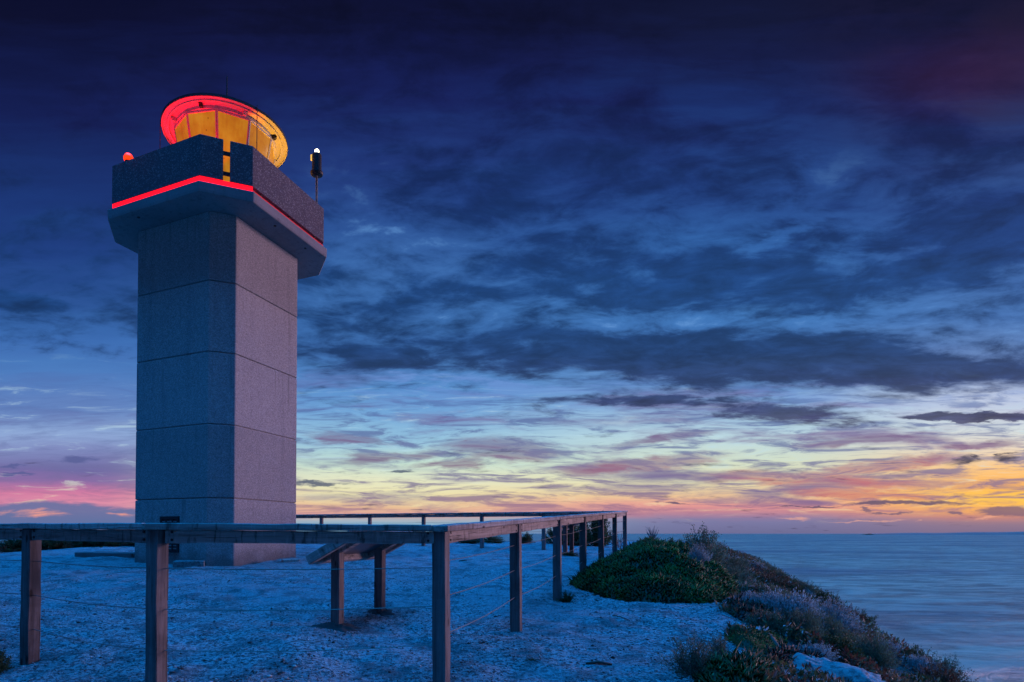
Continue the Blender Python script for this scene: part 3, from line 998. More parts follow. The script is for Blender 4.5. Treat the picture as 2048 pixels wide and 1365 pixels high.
    def add_uplight(name, ang, rad, colour, watts, cone, glass, lean=0.0):  # added uplights standing in for the lantern's own coloured light on the soffit
        x_, y_, z_ = lx + rad * math.cos(math.radians(ang)), ly + rad * math.sin(math.radians(ang)), Z(7.38)
        bm = bmesh.new()
        lathe_into(bm, [(0, Z(6.975)), (.02, Z(6.975)), (.02, z_ - .16), (.09, z_ - .16), (.10, z_ - .10), (0, z_ - .10)], 14, x_, y_)
        f = bm_obj(name, bm, M['dark_metal'], root)
        bm = bmesh.new()
        lathe_into(bm, [(.07, z_ - .10), (.075, z_ - .07), (.05, z_ - .05), (0, z_ - .045)], 14, x_, y_)
        bm_obj('lamp_glass', bm, glass, f)
        ld = bpy.data.lights.new(name + '_light', 'SPOT')
        ld.energy = watts
        ld.color = colour
        ld.shadow_soft_size = .04
        ld.spot_size = math.radians(cone)
        ld.spot_blend = 0.25
        lo = bpy.data.objects.new(name + '_light', ld)
        COL.objects.link(lo)
        lo.parent = root
        lo.location = (x_, y_, z_)
        # aimed straight up, leaning a little towards the lantern
        a_ = math.radians(ang)
        aim = Vector((-math.cos(a_) * lean, -math.sin(a_) * lean, 1))
        lo.rotation_euler = aim.to_track_quat('-Z', 'Y').to_euler()
    red, amb = (1.0, 0.0006, 0.006), (1.0, 0.42, 0.006)
    add_uplight('added_red_uplight', -62, 1.50, red, 380, 62, M['red_lamp'], .10)
    add_uplight('added_red_uplight', -125, 1.50, red, 420, 76, M['red_lamp'], .10)
    add_uplight('added_red_uplight', 170, 1.50, red, 380, 76, M['red_lamp'], .10)
    add_uplight('added_amber_uplight', 30, 1.50, amb, 420, 58, M['white_lamp'], .10)
    # red obstruction lamp on the left end of the parapet
    bm = bmesh.new()
    ox, oy = -0.86, -1.90
    lathe_into(bm, [(0, pz1 - .005), (.075, pz1 - .005), (.075, pz1 + .035), (.05, pz1 + .045), (0, pz1 + .045)], 16, ox, oy)
    ob = bm_obj('obstruction_light', bm, M['dark_metal'], root)
    bm = bmesh.new()
    lathe_into(bm, [(.085, pz1 + .045), (.10, pz1 + .07), (.10, pz1 + .12), (.07, pz1 + .18), (0, pz1 + .20)], 20, ox, oy)
    bm_obj('lamp_globe', bm, M['red_lamp'], ob, smooth=True)
    ld = bpy.data.lights.new('obstruction_light_bulb', 'POINT')
    ld.energy = 14
    ld.color = (1.0, 0.03, 0.01)
    ld.shadow_soft_size = .11
    lo = bpy.data.objects.new('obstruction_light_bulb', ld)
    COL.objects.link(lo)
    lo.parent = root
    lo.location = (ox, oy - .02, pz1 + .30)
    # white lamp on a pole at the right side
    bx, by = 1.93, 1.03
    bm = bmesh.new()
    tube_into(bm, [(bx, by, pz1 - .4), (bx, by, pz1 + .71)], .026, 10)
    pole = bm_obj('beacon_pole', bm, M['wire'], root)
    bm = bmesh.new()
    zt = pz1 + .70
    lathe_into(bm, [(0, zt), (.05, zt), (.14, zt + .02), (.155, zt + .05), (.155, zt + .08), (.115, zt + .10), (.115, zt + .50), (.10, zt + .53), (0, zt + .53)], 20, bx, by)
    head = bm_obj('lamp_housing', bm, M['dark_metal'], pole)
    bm = bmesh.new()
    lathe_into(bm, [(.055, zt + .53), (.06, zt + .56), (.05, zt + .62), (.02, zt + .65), (0, zt + .655)], 14, bx, by)
    bm_obj('lamp_glass', bm, M['white_lamp'], pole, smooth=True)
    bm = bmesh.new()
    box_into(bm, bx - .15, bx - .108, by - .05, by + .02, zt + .40, zt + .53)
    bm_obj('side_lamp', bm, mat_emit("small yellow side lamp", (1.0, .62, .10), 0.8, (.3, .2, .05)), pole)
    ld = bpy.data.lights.new('beacon_bulb', 'POINT')
    ld.energy = 6
    ld.color = (1.0, .85, .6)
    ld.shadow_soft_size = .05
    lo = bpy.data.objects.new('beacon_bulb', ld)
    COL.objects.link(lo)
    lo.parent = root
    lo.location = (bx, by, zt + .78)


build_lighthouse()

# ------------------------------------------------------------------ timber
def timber(name, L, W, H, mat, parent, loc, rot, axis, seed=0, jit=0.0025, bev=0.006):
    """a sawn member: axis 0 runs along local x from 0 to L, axis 2 runs up local z from 0 to L"""
    bm = bmesh.new()
    if axis == 0:
        box_into(bm, 0, L, -W / 2, W / 2, -H / 2, H / 2)
    else:
        box_into(bm, -W / 2, W / 2, -H / 2, H / 2, 0, L)
    bevel_all(bm, bev)
    n = max(2, int(L / 0.09))
    for k in range(1, n):
        co = Vector((0, 0, 0))
        no = Vector((0, 0, 0))
        co[axis] = L * k / n
        no[axis] = 1
        bmesh.ops.bisect_plane(bm, geom=list(bm.verts) + list(bm.edges) + list(bm.faces), plane_co=co, plane_no=no)
    for v in bm.verts:
        p = v.co * 6.0 + Vector((seed * 3.7, seed * 1.3, 0))
        q = Vector((mnoise.noise(p), mnoise.noise(p + Vector((9, 0, 0))), mnoise.noise(p + Vector((0, 9, 0)))))
        if axis == 0:
            q.x *= 0.3
        else:
            q.z *= 0.3
        v.co += q * jit * 2
    return bm_obj(name, bm, mat, parent, loc, rot)


def build_fence(label, pts, tops, origin_rz, board_w=0.15, skip=(), wires=3, post_w=0.10, post_depth=0.25, over=(0.0, 0.0), post_face=0.0, wire_drop=(0.30, 0.57, 0.84), lean=None, dips=None):
    """pts: xy of the posts, tops: height of the handrail's top at each"""
    base = Vector((pts[0][0], pts[0][1], hz(*pts[0])))
    root = empty('timber_fence', base)
    tag(root, label, 'fence', 'timber handrail fences round the lighthouse')
    rnd = random.Random(int(abs(pts[0][0]) * 100))
    BT, BH = 0.045, 0.085
    for i, (p, t) in enumerate(zip(pts, tops)):
        if i in skip:
            continue
        g = hz(*p) - post_depth
        rot = (rnd.uniform(-.006, .006), rnd.uniform(-.006, .006) + (lean or 0), RZ + rnd.uniform(-.03, .03))
        timber('post', t - BT - g, post_w, post_w, M['woodz'], root, (p[0] - base.x, p[1] - base.y, g - base.z), rot, 2, seed=i + base.x)
    for i in range(len(pts) - 1):
        a = Vector((pts[i][0], pts[i][1], tops[i]))
        b_ = Vector((pts[i + 1][0], pts[i + 1][1], tops[i + 1]))
        d = b_ - a
        flat = math.hypot(d.x, d.y)
        yaw = math.atan2(d.y, d.x)
        pit = -math.atan2(d.z, flat)
        # beam between the posts
        un = d.normalized()
        bs = a + un * (post_w * 0.5 + .004) - Vector((0, 0, BT + BH / 2 + .003))
        timber('beam', d.length - post_w - .008, 0.06, BH, M['woodx'], root, bs - base + Vector((math.cos(yaw - math.pi / 2), math.sin(yaw - math.pi / 2), 0)) * post_face, (0, pit, yaw), 0, seed=i + 5)
        # wires
        for w in range(wires):
            bm = bmesh.new()
            dz = wire_drop[w]
            sag = 0.012 + 0.008 * w
            q = [a + d * t - Vector((0, 0, dz + sag * math.sin(math.pi * t))) - base for t in (0, .25, .5, .75, 1)]
            tube_into(bm, q, 0.0032, 5)
            bm_obj('wire', bm, M['wire'], root)
        # bolt heads where the beam meets the posts
        nx, ny = math.sin(yaw), -math.cos(yaw)
        if ny > 0.3:
            nx, ny = -nx, -ny
        for tpos in (post_w * .5 + .05, d.length - post_w * .5 - .05):
            for dz in (.028, -.024):
                bm = bmesh.new()
                c_ = a + un * tpos - Vector((0, 0, BT + BH / 2 - dz)) - base + Vector((nx, ny, 0)) * .028
                tube_into(bm, [c_, c_ + Vector((nx, ny, 0)) * .010], .009, 8)
                bm_obj('bolt', bm, M['dark_metal'], root)
    # handrail boards, each spanning two bays
    i = 0
    while i < len(pts) - 1:
        j = min(i + 2, len(pts) - 1)
        a = Vector((pts[i][0], pts[i][1], tops[i]))
        b_ = Vector((pts[j][0], pts[j][1], tops[j]))
        d = b_ - a
        u_ = d.normalized()
        s = over[0] if i == 0 else -0.002
        e = over[1] if j == len(pts) - 1 else -0.002
        yaw = math.atan2(d.y, d.x)
        pit = -math.atan2(d.z, math.hypot(d.x, d.y))
        timber('handrail', d.length + s + e, board_w, BT, M['woodx'], root, a - u_ * s - Vector((0, 0, BT / 2)) - base, (0, pit, yaw), 0, seed=i + 11)
        i = j
    return root


P0 = Vector((0.046, 4.116, 0))
right_pts, right_tops = [], []
for k, s in enumerate((0, 1.93, 3.91, 5.95, 8.12, 10.35, 12.76)):
    p = P0 + AY * s
    right_pts.append((p.x, p.y))
    right_tops.append(ZC + 0.058 + (0.613 - 0.058) * s / 12.76)
PF = P0 + AY * 12.76
far_pts, far_tops = [], []
for s in (0.0, 2.24, 4.11, 6.05, 7.98, 9.88, 11.8):
    p = PF - AX * s
    far_pts.append((p.x, p.y))
    far_tops.append(ZC + 0.613 + 0.035 * s / 9.9)
front_pts = [(-1.84, 3.85), (P0.x, P0.y)]
front_tops = [ZC + 0.068, ZC + 0.058]
left_pts = [(-1.84, 3.85)]
left_tops = [ZC + 0.068]
for k, s in enumerate((1.60, 3.5, 5.4)):
    left_pts.append((-1.84 - 0.87 * s, 3.85 + 0.50 * s))
    left_tops.append(ZC + 0.068 + 0.012 * (k + 1))
build_fence('long timber rail fence running from the near corner post uphill past the green mound', right_pts, right_tops, RZ, over=(0.07, 0.06), wire_drop=(0.26, 0.51, 0.78))
build_fence('far timber rail fence along the back of the sand behind the tower', far_pts, far_tops, RZ, skip=(0,), over=(-0.076, 0.0))
build_fence('nearest dark timber rail fence bay in front of the tilted sign', front_pts, front_tops, RZ, skip=(1,), over=(0.06, -0.078), post_face=0.0)
build_fence('dark timber rail fence leading off to the left in front of the tower', left_pts, left_tops, RZ, skip=(0,), over=(-0.062, 0.0))

# ------------------------------------------------------------------ interpretive signs
def build_sign(loc, label):
    root = empty('information_sign', loc, RZ)
    tag(root, label, 'sign', 'tilted information signs inside the fence')
    # local y runs along the board, local x is the way it rises
    for yy in (-0.44, 0.44):
        gz = hz(*(Vector(loc) + AY * yy).xy) - loc[2]
        timber('leg', 0.76 - gz + .25, 0.10, 0.10, M['woodz'], root, (0, yy, gz - .25), (0, 0, 0), 2, seed=yy * 7 + loc[0])
    tilt = math.radians(-27)
    zc = 0.79
    bm = bmesh.new()
    box_into(bm, -.22, .22, -.64, .64, .012, .03)
    bm_obj('board', bm, M['panel'], root, (.06, 0, zc), (0, tilt, 0))
    for nm, (x0, x1, y0, y1) in (('side_rail', (-.28, .28, -.70, -.64)), ('side_rail', (-.28, .28, .64, .70)), ('edge_rail', (-.28, -.22, -.637, .637)), ('edge_rail', (.22, .28, -.637, .637)), ):
        bm = bmesh.new()
        box_into(bm, x0, x1, y0, y1, -.05, .045)
        bevel_all(bm, .005)
        bm_obj(nm, bm, M['woodx'], root, (.06, 0, zc), (0, tilt, 0))
    for yy in (-.44, .44):
        bm = bmesh.new()
        box_into(bm, -.218, .218, yy - .045, yy + .045, -.048, .010)
        bm_obj('bearer', bm, M['woodx'], root, (.06, 0, zc), (0, tilt, 0))
    return root


g1 = (-0.81, 6.29)
build_sign(Vector((g1[0], g1[1], hz(*g1))), 'tilted timber information sign on two legs just behind the near rail')
g2 = (3.45, 15.0)
build_sign(Vector((g2[0], g2[1], hz(*g2))), 'distant tilted information sign near the far fence corner')


def soil_heap(x, y, r, label):
    bm = bmesh.new()
    n, m = 36, 12
    rings = []
    for k in range(m + 1):
        t = k / m
        rr = r * t
        ring = []
        for i in range(n if k else 1):
            a = 2 * math.pi * i / n
            q = rr * (1 + .5 * mnoise.noise((math.cos(a) * 2.2 + x * 5, math.sin(a) * 2.2 + y * 3, 0)) + .25 * mnoise.noise((math.cos(a) * 6 + x * 5, math.sin(a) * 6, 4)))
            px_, py_ = x + q * math.cos(a) * 1.25, y + q * math.sin(a)
            zz = hz(px_, py_) + .04 * (1 - t * t) - .02 * t + .022 * mnoise.noise((px_ * 14, py_ * 14, 3)) + .014 * mnoise.noise((px_ * 37, py_ * 37, 3))
            ring.append(bm.verts.new((px_ - x, py_ - y, zz)))
        rings.append(ring)
    for k in range(m):
        A, B = rings[k], rings[k + 1]
        for i in range(n):
            j = (i + 1) % n
            if len(A) == 1:
                bm.faces.new((A[0], B[i], B[j]))
            else:
                bm.faces.new((A[i], B[i], B[j], A[j]))
    o = bm_obj('soil_heap', bm, M['soil'], None, (x, y, 0), smooth=True)
    tag(o, label, 'soil heap', 'dark soil round the sign legs')


soil_heap(g1[0] - .44 * AY.x, g1[1] - .44 * AY.y, .22, 'dark soil heap round the nearer leg of the big sign')
soil_heap(g1[0] + .44 * AY.x, g1[1] + .44 * AY.y, .16, 'dark soil heap round the farther leg of the big sign')


# ------------------------------------------------------------------ odds and ends round the tower
def slab_thing(name, label, cat, px0, py0, px1, py1, h, wd, mat, lift=0.0):
    a, b_ = ground_at(px0, py0), ground_at(px1, py1)
    d = b_ - a
    bm = bmesh.new()
    box_into(bm, 0, d.length, 0, wd, -.12, h)
    bevel_all(bm, .012)
    for _ in range(1):
        bmesh.ops.subdivide_edges(bm, edges=[e for e in bm.edges if e.calc_length() > .3], cuts=5, use_grid_fill=True)
    for v in bm.verts:
        v.co += Vector((mnoise.noise(v.co * 5), mnoise.noise(v.co * 5 + Vector((3, 3, 3))), mnoise.noise(v.co * 4 + Vector((7, 1, 0))))) * .018
    o = bm_obj(name, bm, mat, None, a + Vector((0, 0, lift)), (0, 0, math.atan2(d.y, d.x)))
    tag(o, label, cat)
    return o


slab_thing('concrete_step', 'long low concrete step at the left foot of the tower', 'step', 148, 1114, 262, 1117, .11, .8, M['slab'])
slab_thing('stone_slab', 'broken pale stone slab lying at the front foot of the tower', 'stone slab', 345, 1136, 408, 1134, .13, .5, M['rock'])
slab_thing('timber_offcut', 'short dark timber offcut at the right foot of the tower', 'timber', 566, 1126, 600, 1124, .07, .22, M['woodx'])

# ------------------------------------------------------------------ plants
def unit(a):
    return a / np.maximum(np.linalg.norm(a, axis=1, keepdims=True), 1e-6)


def leaves(p, d, L, W, rs, fat=False):
    """leaf blades at p along d; returns verts, faces (tris)"""
    n = len(p)
    d = unit(d)
    r = rs.normal(size=(n, 3))
    s = unit(np.cross(d, r))
    t = np.cross(s, d)
    L = np.broadcast_to(np.asarray(L, float).reshape(-1, 1), (n, 1))
    W = np.broadcast_to(np.asarray(W, float).reshape(-1, 1), (n, 1))
    if fat:
        mid = p + d * L * 0.45
        c = [p, mid + s * W * .5 + t * W * .2, mid - s * W * .5 + t * W * .2, mid - t * W * .45, p + d * L + t * L * .12]
        v = np.stack(c, 1).reshape(-1, 3)
        f0 = np.array([(0, 1, 2), (0, 2, 3), (0, 3, 1), (4, 2, 1), (4, 3, 2), (4, 1, 3)])
        k = 5
    else:
        mid = p + d * L * 0.5
        c = [p, mid + s * W * .5 + t * W * .15, p + d * L, mid - s * W * .5 + t * W * .15]
        v = np.stack(c, 1).reshape(-1, 3)
        f0 = np.array([(0, 1, 2), (0, 2, 3)])
        k = 4
    f = (np.arange(n)[:, None, None] * k + f0[None]).reshape(-1, 3)
    return v, f, k


def tube_strip(paths, radii):
    """many three sided tapering twigs at once; paths (N,K,3), radii (N,K)"""
    N, K, _ = paths.shape
    d = unit((paths[:, -1] - paths[:, 0]))
    r = np.tile(np.array([[0.31, 0.17, 0.93]]), (N, 1))
    s = unit(np.cross(d, r))
    t = np.cross(d, s)
    vs = []
    for q in range(3):
        a = 2 * math.pi * q / 3
        vs.append(paths + (s * math.cos(a) + t * math.sin(a))[:, None, :] * radii[:, :, None])
    v = np.stack(vs, 2).reshape(-1, 3)       # N,K,3
    f = []
    for k in range(K - 1):
        for q in range(3):
            f.append((k * 3 + q, k * 3 + (q + 1) % 3, (k + 1) * 3 + (q + 1) % 3, (k + 1) * 3 + q))
    f = (np.arange(N)[:, None, None] * (K * 3) + np.array(f)[None]).reshape(-1, 4)
    return v, f


def make_shrub(seed, w, dpt, h, twigs, per, leaf_l, leaf_w, upright=0.3, spread=0.8, inner=0.35, tuft=0.0):
    """unit description of a shrub: returns (leaf mesh data, twig mesh data)"""
    rs = np.random.RandomState(seed)
    az = rs.uniform(0, 2 * math.pi, twigs)
    ce = rs.uniform(0.02, 1, twigs) ** 0.75
    st = np.sqrt(1 - np.minimum(ce, 1) ** 2)
    lump = 1 + 0.22 * np.sin(az * 3 + seed) * st + 0.16 * np.sin(az * 5 + 2.1 * seed) + rs.normal(0, .09, twigs)
    tip = np.stack([np.cos(az) * st * w / 2, np.sin(az) * st * dpt / 2, ce * h], 1) * lump[:, None]
    tip[:, 2] = np.maximum(tip[:, 2], 0.03 * h)
    root = np.stack([tip[:, 0] * .12, tip[:, 1] * .12, np.zeros(twigs)], 1)
    midp = root * .5 + tip * .5
    midp[:, 2] += upright * -0.25 * h * st
    midp += rs.normal(0, .03 * h, (twigs, 3))
    K = 5
    tt = np.linspace(0, 1, K)
    paths = (1 - tt)[None, :, None] ** 2 * root[:, None] + 2 * (tt * (1 - tt))[None, :, None] * midp[:, None] + (tt ** 2)[None, :, None] * tip[:, None]
    rad = np.linspace(.012, .003, K)[None, :] * np.full((twigs, 1), max(.35, h))
    tv, tf = tube_strip(paths, rad)
    # leaves along the outer part of each twig
    s = inner + (1 - inner) * rs.uniform(0, 1, (twigs, per)) ** 0.8
    P = (1 - s)[..., None] ** 2 * root[:, None] + 2 * (s * (1 - s))[..., None] * midp[:, None] + (s ** 2)[..., None] * tip[:, None]
    D = unit((tip - midp))[:, None, :] * (1.0 - tuft * 0.3) + rs.normal(0, spread * .6, (twigs, per, 3)) + np.array([0, 0, upright])
    P = P + rs.normal(0, 0.035 * h, P.shape)
    P[..., 2] = np.maximum(P[..., 2], 0.01)
    P = P.reshape(-1, 3)
    D = D.reshape(-1, 3)
    n = len(P)
    ll = leaf_l * rs.uniform(.6, 1.25, n)
    v, f, k = leaves(P, D, ll, leaf_w * rs.uniform(.7, 1.2, n), rs)
    tw_t = np.repeat(rs.normal(0, .16, twigs), per)
    tint = np.clip(rs.uniform(.15, .85, n) + tw_t, 0, 1)
    return (v, f, np.repeat(tint, k)), (tv, tf)


PROTO = {}


def shrub_meshes(kind, variant):
    key = (kind, variant)
    if key in PROTO:
        return PROTO[key]
    sd = 100 * variant + sum(ord(ch) for ch in kind)
    if kind == 'grey':            # fine silvery cushion
        a, b_ = make_shrub(sd, 1.0, 1.0, .72, 260, 34, .055, .017, .55, .55, .40)
        mat = 'grey'
    elif kind == 'greygreen':     # soft round needle bush
        a, b_ = make_shrub(sd, 1.0, 1.0, .80, 280, 36, .062, .013, .45, .5, .45)
        mat = 'greygreen'
    elif kind == 'upright':       # stiff leafy sprays
        a, b_ = make_shrub(sd, .95, .95, 1.0, 90, 60, .055, .018, .5, .75, .35)
        mat = 'greygreen'
    elif kind == 'green':
        a, b_ = make_shrub(sd, 1.0, 1.0, .8, 110, 46, .060, .026, .3, .9, .35)
        mat = 'green'
    elif kind == 'brown':
        a, b_ = make_shrub(sd, 1.0, 1.0, .6, 130, 34, .050, .018, .4, .8, .3)
        mat = 'brown'
    elif kind == 'pigyellow':
        a, b_ = make_shrub(sd, 1.0, 1.0, .45, 150, 22, .10, .034, .5, .7, .25)
        mat = 'pigyellow'
    elif kind == 'pigred':
        a, b_ = make_shrub(sd, 1.0, 1.0, .38, 150, 22, .09, .030, .5, .7, .25)
        mat = 'pigred'
    else:
        a, b_ = make_shrub(sd, 1.0, 1.0, .7, 12, 3, .05, .012, .4, .8, .3)
        mat = 'green'
    lm = np_mesh('foliage', a[0], a[1], a[2])
    lm.materials.append(M[mat])
    tm = np_mesh('stem', b_[0], b_[1])
    tm.materials.append(M['greystem'] if kind in ('grey', 'greygreen', 'upright') else M['twig'])
    PROTO[key] = (lm, tm)
    return PROTO[key]


KINDNAME = {'grey': ('silver_shrub', 'shrub'), 'greygreen': ('needle_bush', 'bush'), 'upright': ('upright_shrub', 'shrub'), 'green': ('leafy_bush', 'bush'),
            'brown': ('brown_scrub_bush', 'bush'), 'pigyellow': ('pigface_plant', 'plant'), 'pigred': ('pigface_plant', 'plant')}
_rs = random.Random(11)


def place_shrub(kind, loc, size, label, group=None, squash=1.0, variant=None):
    nm, cat = KINDNAME[kind]
    var = _rs.randrange(3) if variant is None else variant
    lm, tm = shrub_meshes(kind, var)
    root = empty(nm, loc, _rs.uniform(0, 6.28))
    tag(root, label, cat, group)
    root.scale = (size, size, size * squash)
    for n_, me in (('foliage', lm), ('stem', tm)):
        o = bpy.data.objects.new(n_, me)
        COL.objects.link(o)
        o.parent = root
    return root


def shrub_px(kind, xp, yp, wpx, label, group=None, squash=1.0, depth=None, sink=0.03):
    g = ground_at(xp, yp) if depth is None else None
    if g is None:            # on the skyline: stand it on the brow of the slope
        best = None
        for k in range(60):
            p = at_depth(xp, yp, 4.5 + 0.14 * k)
            gap = p.z - hz(p.x, p.y)
            if best is None or gap < best[0]:
                best = (gap, Vector((p.x, p.y, hz(p.x, p.y))))
        g = best[1]
    size = wpx / F_PX * g.y
    return place_shrub(kind, g - Vector((0, 0, sink)), size, label, group, squash)


# the carpet of pigface on the mound by the fence
MOUND = [(2.15, 9.3), (2.2, 8.5), (2.3, 7.95), (2.55, 7.55), (3.04, 7.38), (3.55, 7.55), (4.2, 8.25), (4.9, 9.4), (5.4, 11.0), (5.5, 12.8), (5.1, 14.2), (4.6, 14.4), (3.9, 12.9), (3.2, 11.2), (2.6, 10.0)]


def sdist(poly, X, Y):
    """distance inside a polygon (positive inside)"""
    X, Y = np.asarray(X, float), np.asarray(Y, float)
    inside = np.zeros(X.shape, bool)
    dm = np.full(X.shape, 1e9)
    n = len(poly)
    for i in range(n):
        (ax, ay), (bx, by) = poly[i], poly[(i + 1) % n]
        cond = ((ay > Y) != (by > Y)) & (X < (bx - ax) * (Y - ay) / (by - ay + 1e-12) + ax)
        inside ^= cond
        t = np.clip(((X - ax) * (bx - ax) + (Y - ay) * (by - ay)) / ((bx - ax) ** 2 + (by - ay) ** 2), 0, 1)
        dm = np.minimum(dm, np.hypot(X - ax - t * (bx - ax), Y - ay - t * (by - ay)))
    return np.where(inside, dm, -dm)


def mat_plant(name, poly, H, label, mat, density, leaf_l, leaf_w, seed, edge=0.35, res=0.05, lumps=0.10, fat=True, cat='ground cover plant', obj_name='pigface_mat'):
    """a low spreading plant: a lumpy cushion and the leaves that cover it"""
    rs = np.random.RandomState(seed)
    P = np.array(poly)
    x0, y0 = P.min(0) - .15
    x1, y1 = P.max(0) + .15
    xs, ys = np.arange(x0, x1, res), np.arange(y0, y1, res)
    X, Y = np.meshgrid(xs, ys)

    def mz(X, Y):
        d = sdist(poly, X, Y) + .16 * fbm(X * 2.3, Y * 2.3, 3, seed)
        prof = 1 - np.exp(-np.clip(d, 0, None) / edge)
        z = height(X, Y) + H * prof * (1 + lumps * 2.5 * fbm(X * 1.5, Y * 1.5, 3, seed + 3)) + np.where(d > 0, .05 * fbm(X * 7, Y * 7, 2, seed + 8), 0)
        return np.where(d > 0, z, height(X, Y) - .05), d
    Z, D = mz(X, Y)
    nx, ny = len(xs), len(ys)
    i = (np.arange(ny - 1)[:, None] * nx + np.arange(nx - 1)[None, :]).ravel()
    f = np.stack([i, i + 1, i + nx + 1, i + nx], 1)
    keep = (D.ravel()[f] > -.04).any(1)
    f = f[keep]
    used = np.unique(f)
    remap = np.full(nx * ny, -1)
    remap[used] = np.arange(len(used))
    c = P.mean(0)
    base = np.array([c[0], c[1], hz(*c)])
    v = np.stack([X.ravel(), Y.ravel(), Z.ravel()], 1)[used] - base
    root = empty(obj_name, base)
    tag(root, label, cat)
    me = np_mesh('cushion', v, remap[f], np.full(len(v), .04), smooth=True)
    link_mesh('cushion', me, mat, root)
    area = (x1 - x0) * (y1 - y0)
    n = int(area * density)
    px_, py_ = rs.uniform(x0, x1, n), rs.uniform(y0, y1, n)
    pz, pd = mz(px_, py_)
    ok = pd > 0.0
    px_, py_, pz, pd = px_[ok], py_[ok], pz[ok], pd[ok]
    e = .03
    zx, _ = mz(px_ + e, py_)
    zy, _ = mz(px_, py_ + e)
    nrm = unit(np.stack([-np.clip((zx - pz) / e, -2, 2), -np.clip((zy - pz) / e, -2, 2), np.ones(len(pz))], 1))
    dirs = nrm + rs.normal(0, .55, nrm.shape) + np.array([0, 0, .25])
    pos = np.stack([px_, py_, pz], 1) - nrm * .01 - base
    clump = 0.5 + 1.3 * fbm(px_ * 4.5, py_ * 4.5, 3, seed + 20)
    tint = np.clip(.42 + .5 * (clump - .5) + rs.normal(0, .2, len(pz)), 0, 1)
    hot = rs.uniform(0, 1, len(pz)) < .035
    tint = np.where(hot, rs.uniform(.86, 1, len(pz)), np.minimum(tint, .84))
    lv, lf, k = leaves(pos, dirs, leaf_l * np.exp(rs.normal(0, .34, len(pz))) * (.75 + .7 * np.clip(fbm(px_ * 2.1, py_ * 2.1, 2, seed + 31) + .5, 0, 1)), leaf_w * rs.uniform(.7, 1.2, len(pz)), rs, fat)
    me = np_mesh('foliage', lv, lf, np.repeat(tint, k))
    link_mesh('foliage', me, mat, root)
    return root


mat_plant('pigface_mat', MOUND, .58, 'big green mound of pigface spilling under the right hand fence posts', M['pig'], 2600, .058, .021, 3, edge=.6, lumps=.26)


def poly_px(cx, cy, wpx, hpx, n=10, seed=1, rot=0.0):
    rr = random.Random(seed)
    out = []
    for k in range(n):
        a = 2 * math.pi * k / n
        q = 1 + rr.uniform(-.16, .16)
        ex, ey = math.cos(a) * wpx / 2 * q, -math.sin(a) * hpx / 2 * q
        x_, y_ = ex * math.cos(rot) - ey * math.sin(rot), ex * math.sin(rot) + ey * math.cos(rot)
        g = ground_at(cx + x_, cy + y_)
        if g is None:
            continue
        out.append((g.x, g.y))
    return out


mat_plant('pigface_mat', poly_px(1512, 1290, 118, 44, seed=2, rot=.2), .10, 'small dark green cushion on the sand below the silver shrubs', M['pig'], 5200, .026, .009, 5, edge=.14, res=.03)
mat_plant('pigface_mat', poly_px(1590, 1318, 170, 26, seed=4, rot=.12), .07, 'low red and green pigface runner above the pale rock', M['pigred'], 3000, .05, .017, 6, edge=.12, res=.03)
mat_plant('pigface_mat', poly_px(1480, 1362, 210, 60, seed=7, rot=.0), .13, 'pigface patch with yellowing leaf tips at the bottom edge', M['pigyellow'], 2600, .055, .02, 8, edge=.14, res=.03)
mat_plant('pigface_mat', [(3.85, 7.75), (3.55, 7.1), (3.4, 6.6), (3.7, 6.4), (4.2, 6.8), (4.8, 7.6), (5.2, 8.4), (4.8, 8.5), (4.35, 7.9)], .16, 'dark reddish pigface clump where the sand narrows beside the mound', M['pigred'], 1900, .06, .02, 12, edge=.2, res=.04)

# ground cover over the rest of the slope: far too many small plants to count
def slope_cover():
    rs = np.random.RandomState(77)
    n = 120000
    Y = 2.6 + 19 * rs.uniform(0, 1, n) ** 1.35
    e = rs.uniform(0.05, 4.4, n)
    X = slope_edge(Y) + e
    nz = fbm(X * 1.6, Y * 1.6, 4, 40)
    keep = (nz + .34 * np.minimum(e, 1.0) > .12) & (sdist(MOUND, X, Y) < .02)
    # leave the rock and the sand round it open
    g = ground_at(1650, 1350)
    keep &= np.hypot((X - g.x) / .62, (Y - g.y) / .5) > 1.0
    X, Y, e = X[keep], Y[keep], e[keep]
    n = len(X)
    Z = height(X, Y)
    tall = .05 + .22 * np.clip(fbm(X * 1.1, Y * 1.1, 3, 50) + .45, 0, 1) * np.clip(e, 0, 1)
    up = rs.uniform(0, 1, n) ** .7
    pos = np.stack([X, Y, Z + tall * up], 1)
    d = rs.normal(0, .55, (n, 3)) + np.array([.1, -.15, .75])
    kind = fbm(X * .9, Y * .9, 3, 61) + rs.normal(0, .10, n)
    tint = np.clip(.5 + .9 * fbm(X * 3, Y * 3, 3, 71) + rs.normal(0, .2, n), 0, 1)
    groups = [('brown', kind < -.06), ('green', (kind >= -.06) & (kind < .12)), ('grey', (kind >= .12) & (kind < .19)), ('greygreen', kind >= .19)]
    V, F, T, MI = [], [], [], []
    off = 0
    for gi, (mt, mk) in enumerate(groups):
        q = int(mk.sum())
        v, f, k = leaves(pos[mk], d[mk], rs.uniform(.035, .085, q), rs.uniform(.012, .026, q), rs)
        V.append(v)
        F.append(f + off)
        T.append(np.repeat(tint[mk], k))
        MI.append(np.full(len(f), gi))
        off += len(v)
    me = np_mesh('ground_cover', np.concatenate(V), np.concatenate(F), np.concatenate(T))
    for mt, _ in groups:
        me.materials.append(M[mt])
    me.polygons.foreach_set('material_index', np.concatenate(MI).astype(np.int32))
    o = bpy.data.objects.new('ground_cover', me)
    COL.objects.link(o)
    tag(o, 'low mixed coastal scrub covering the slope down to the sea', 'ground cover', None, 'stuff')


slope_cover()

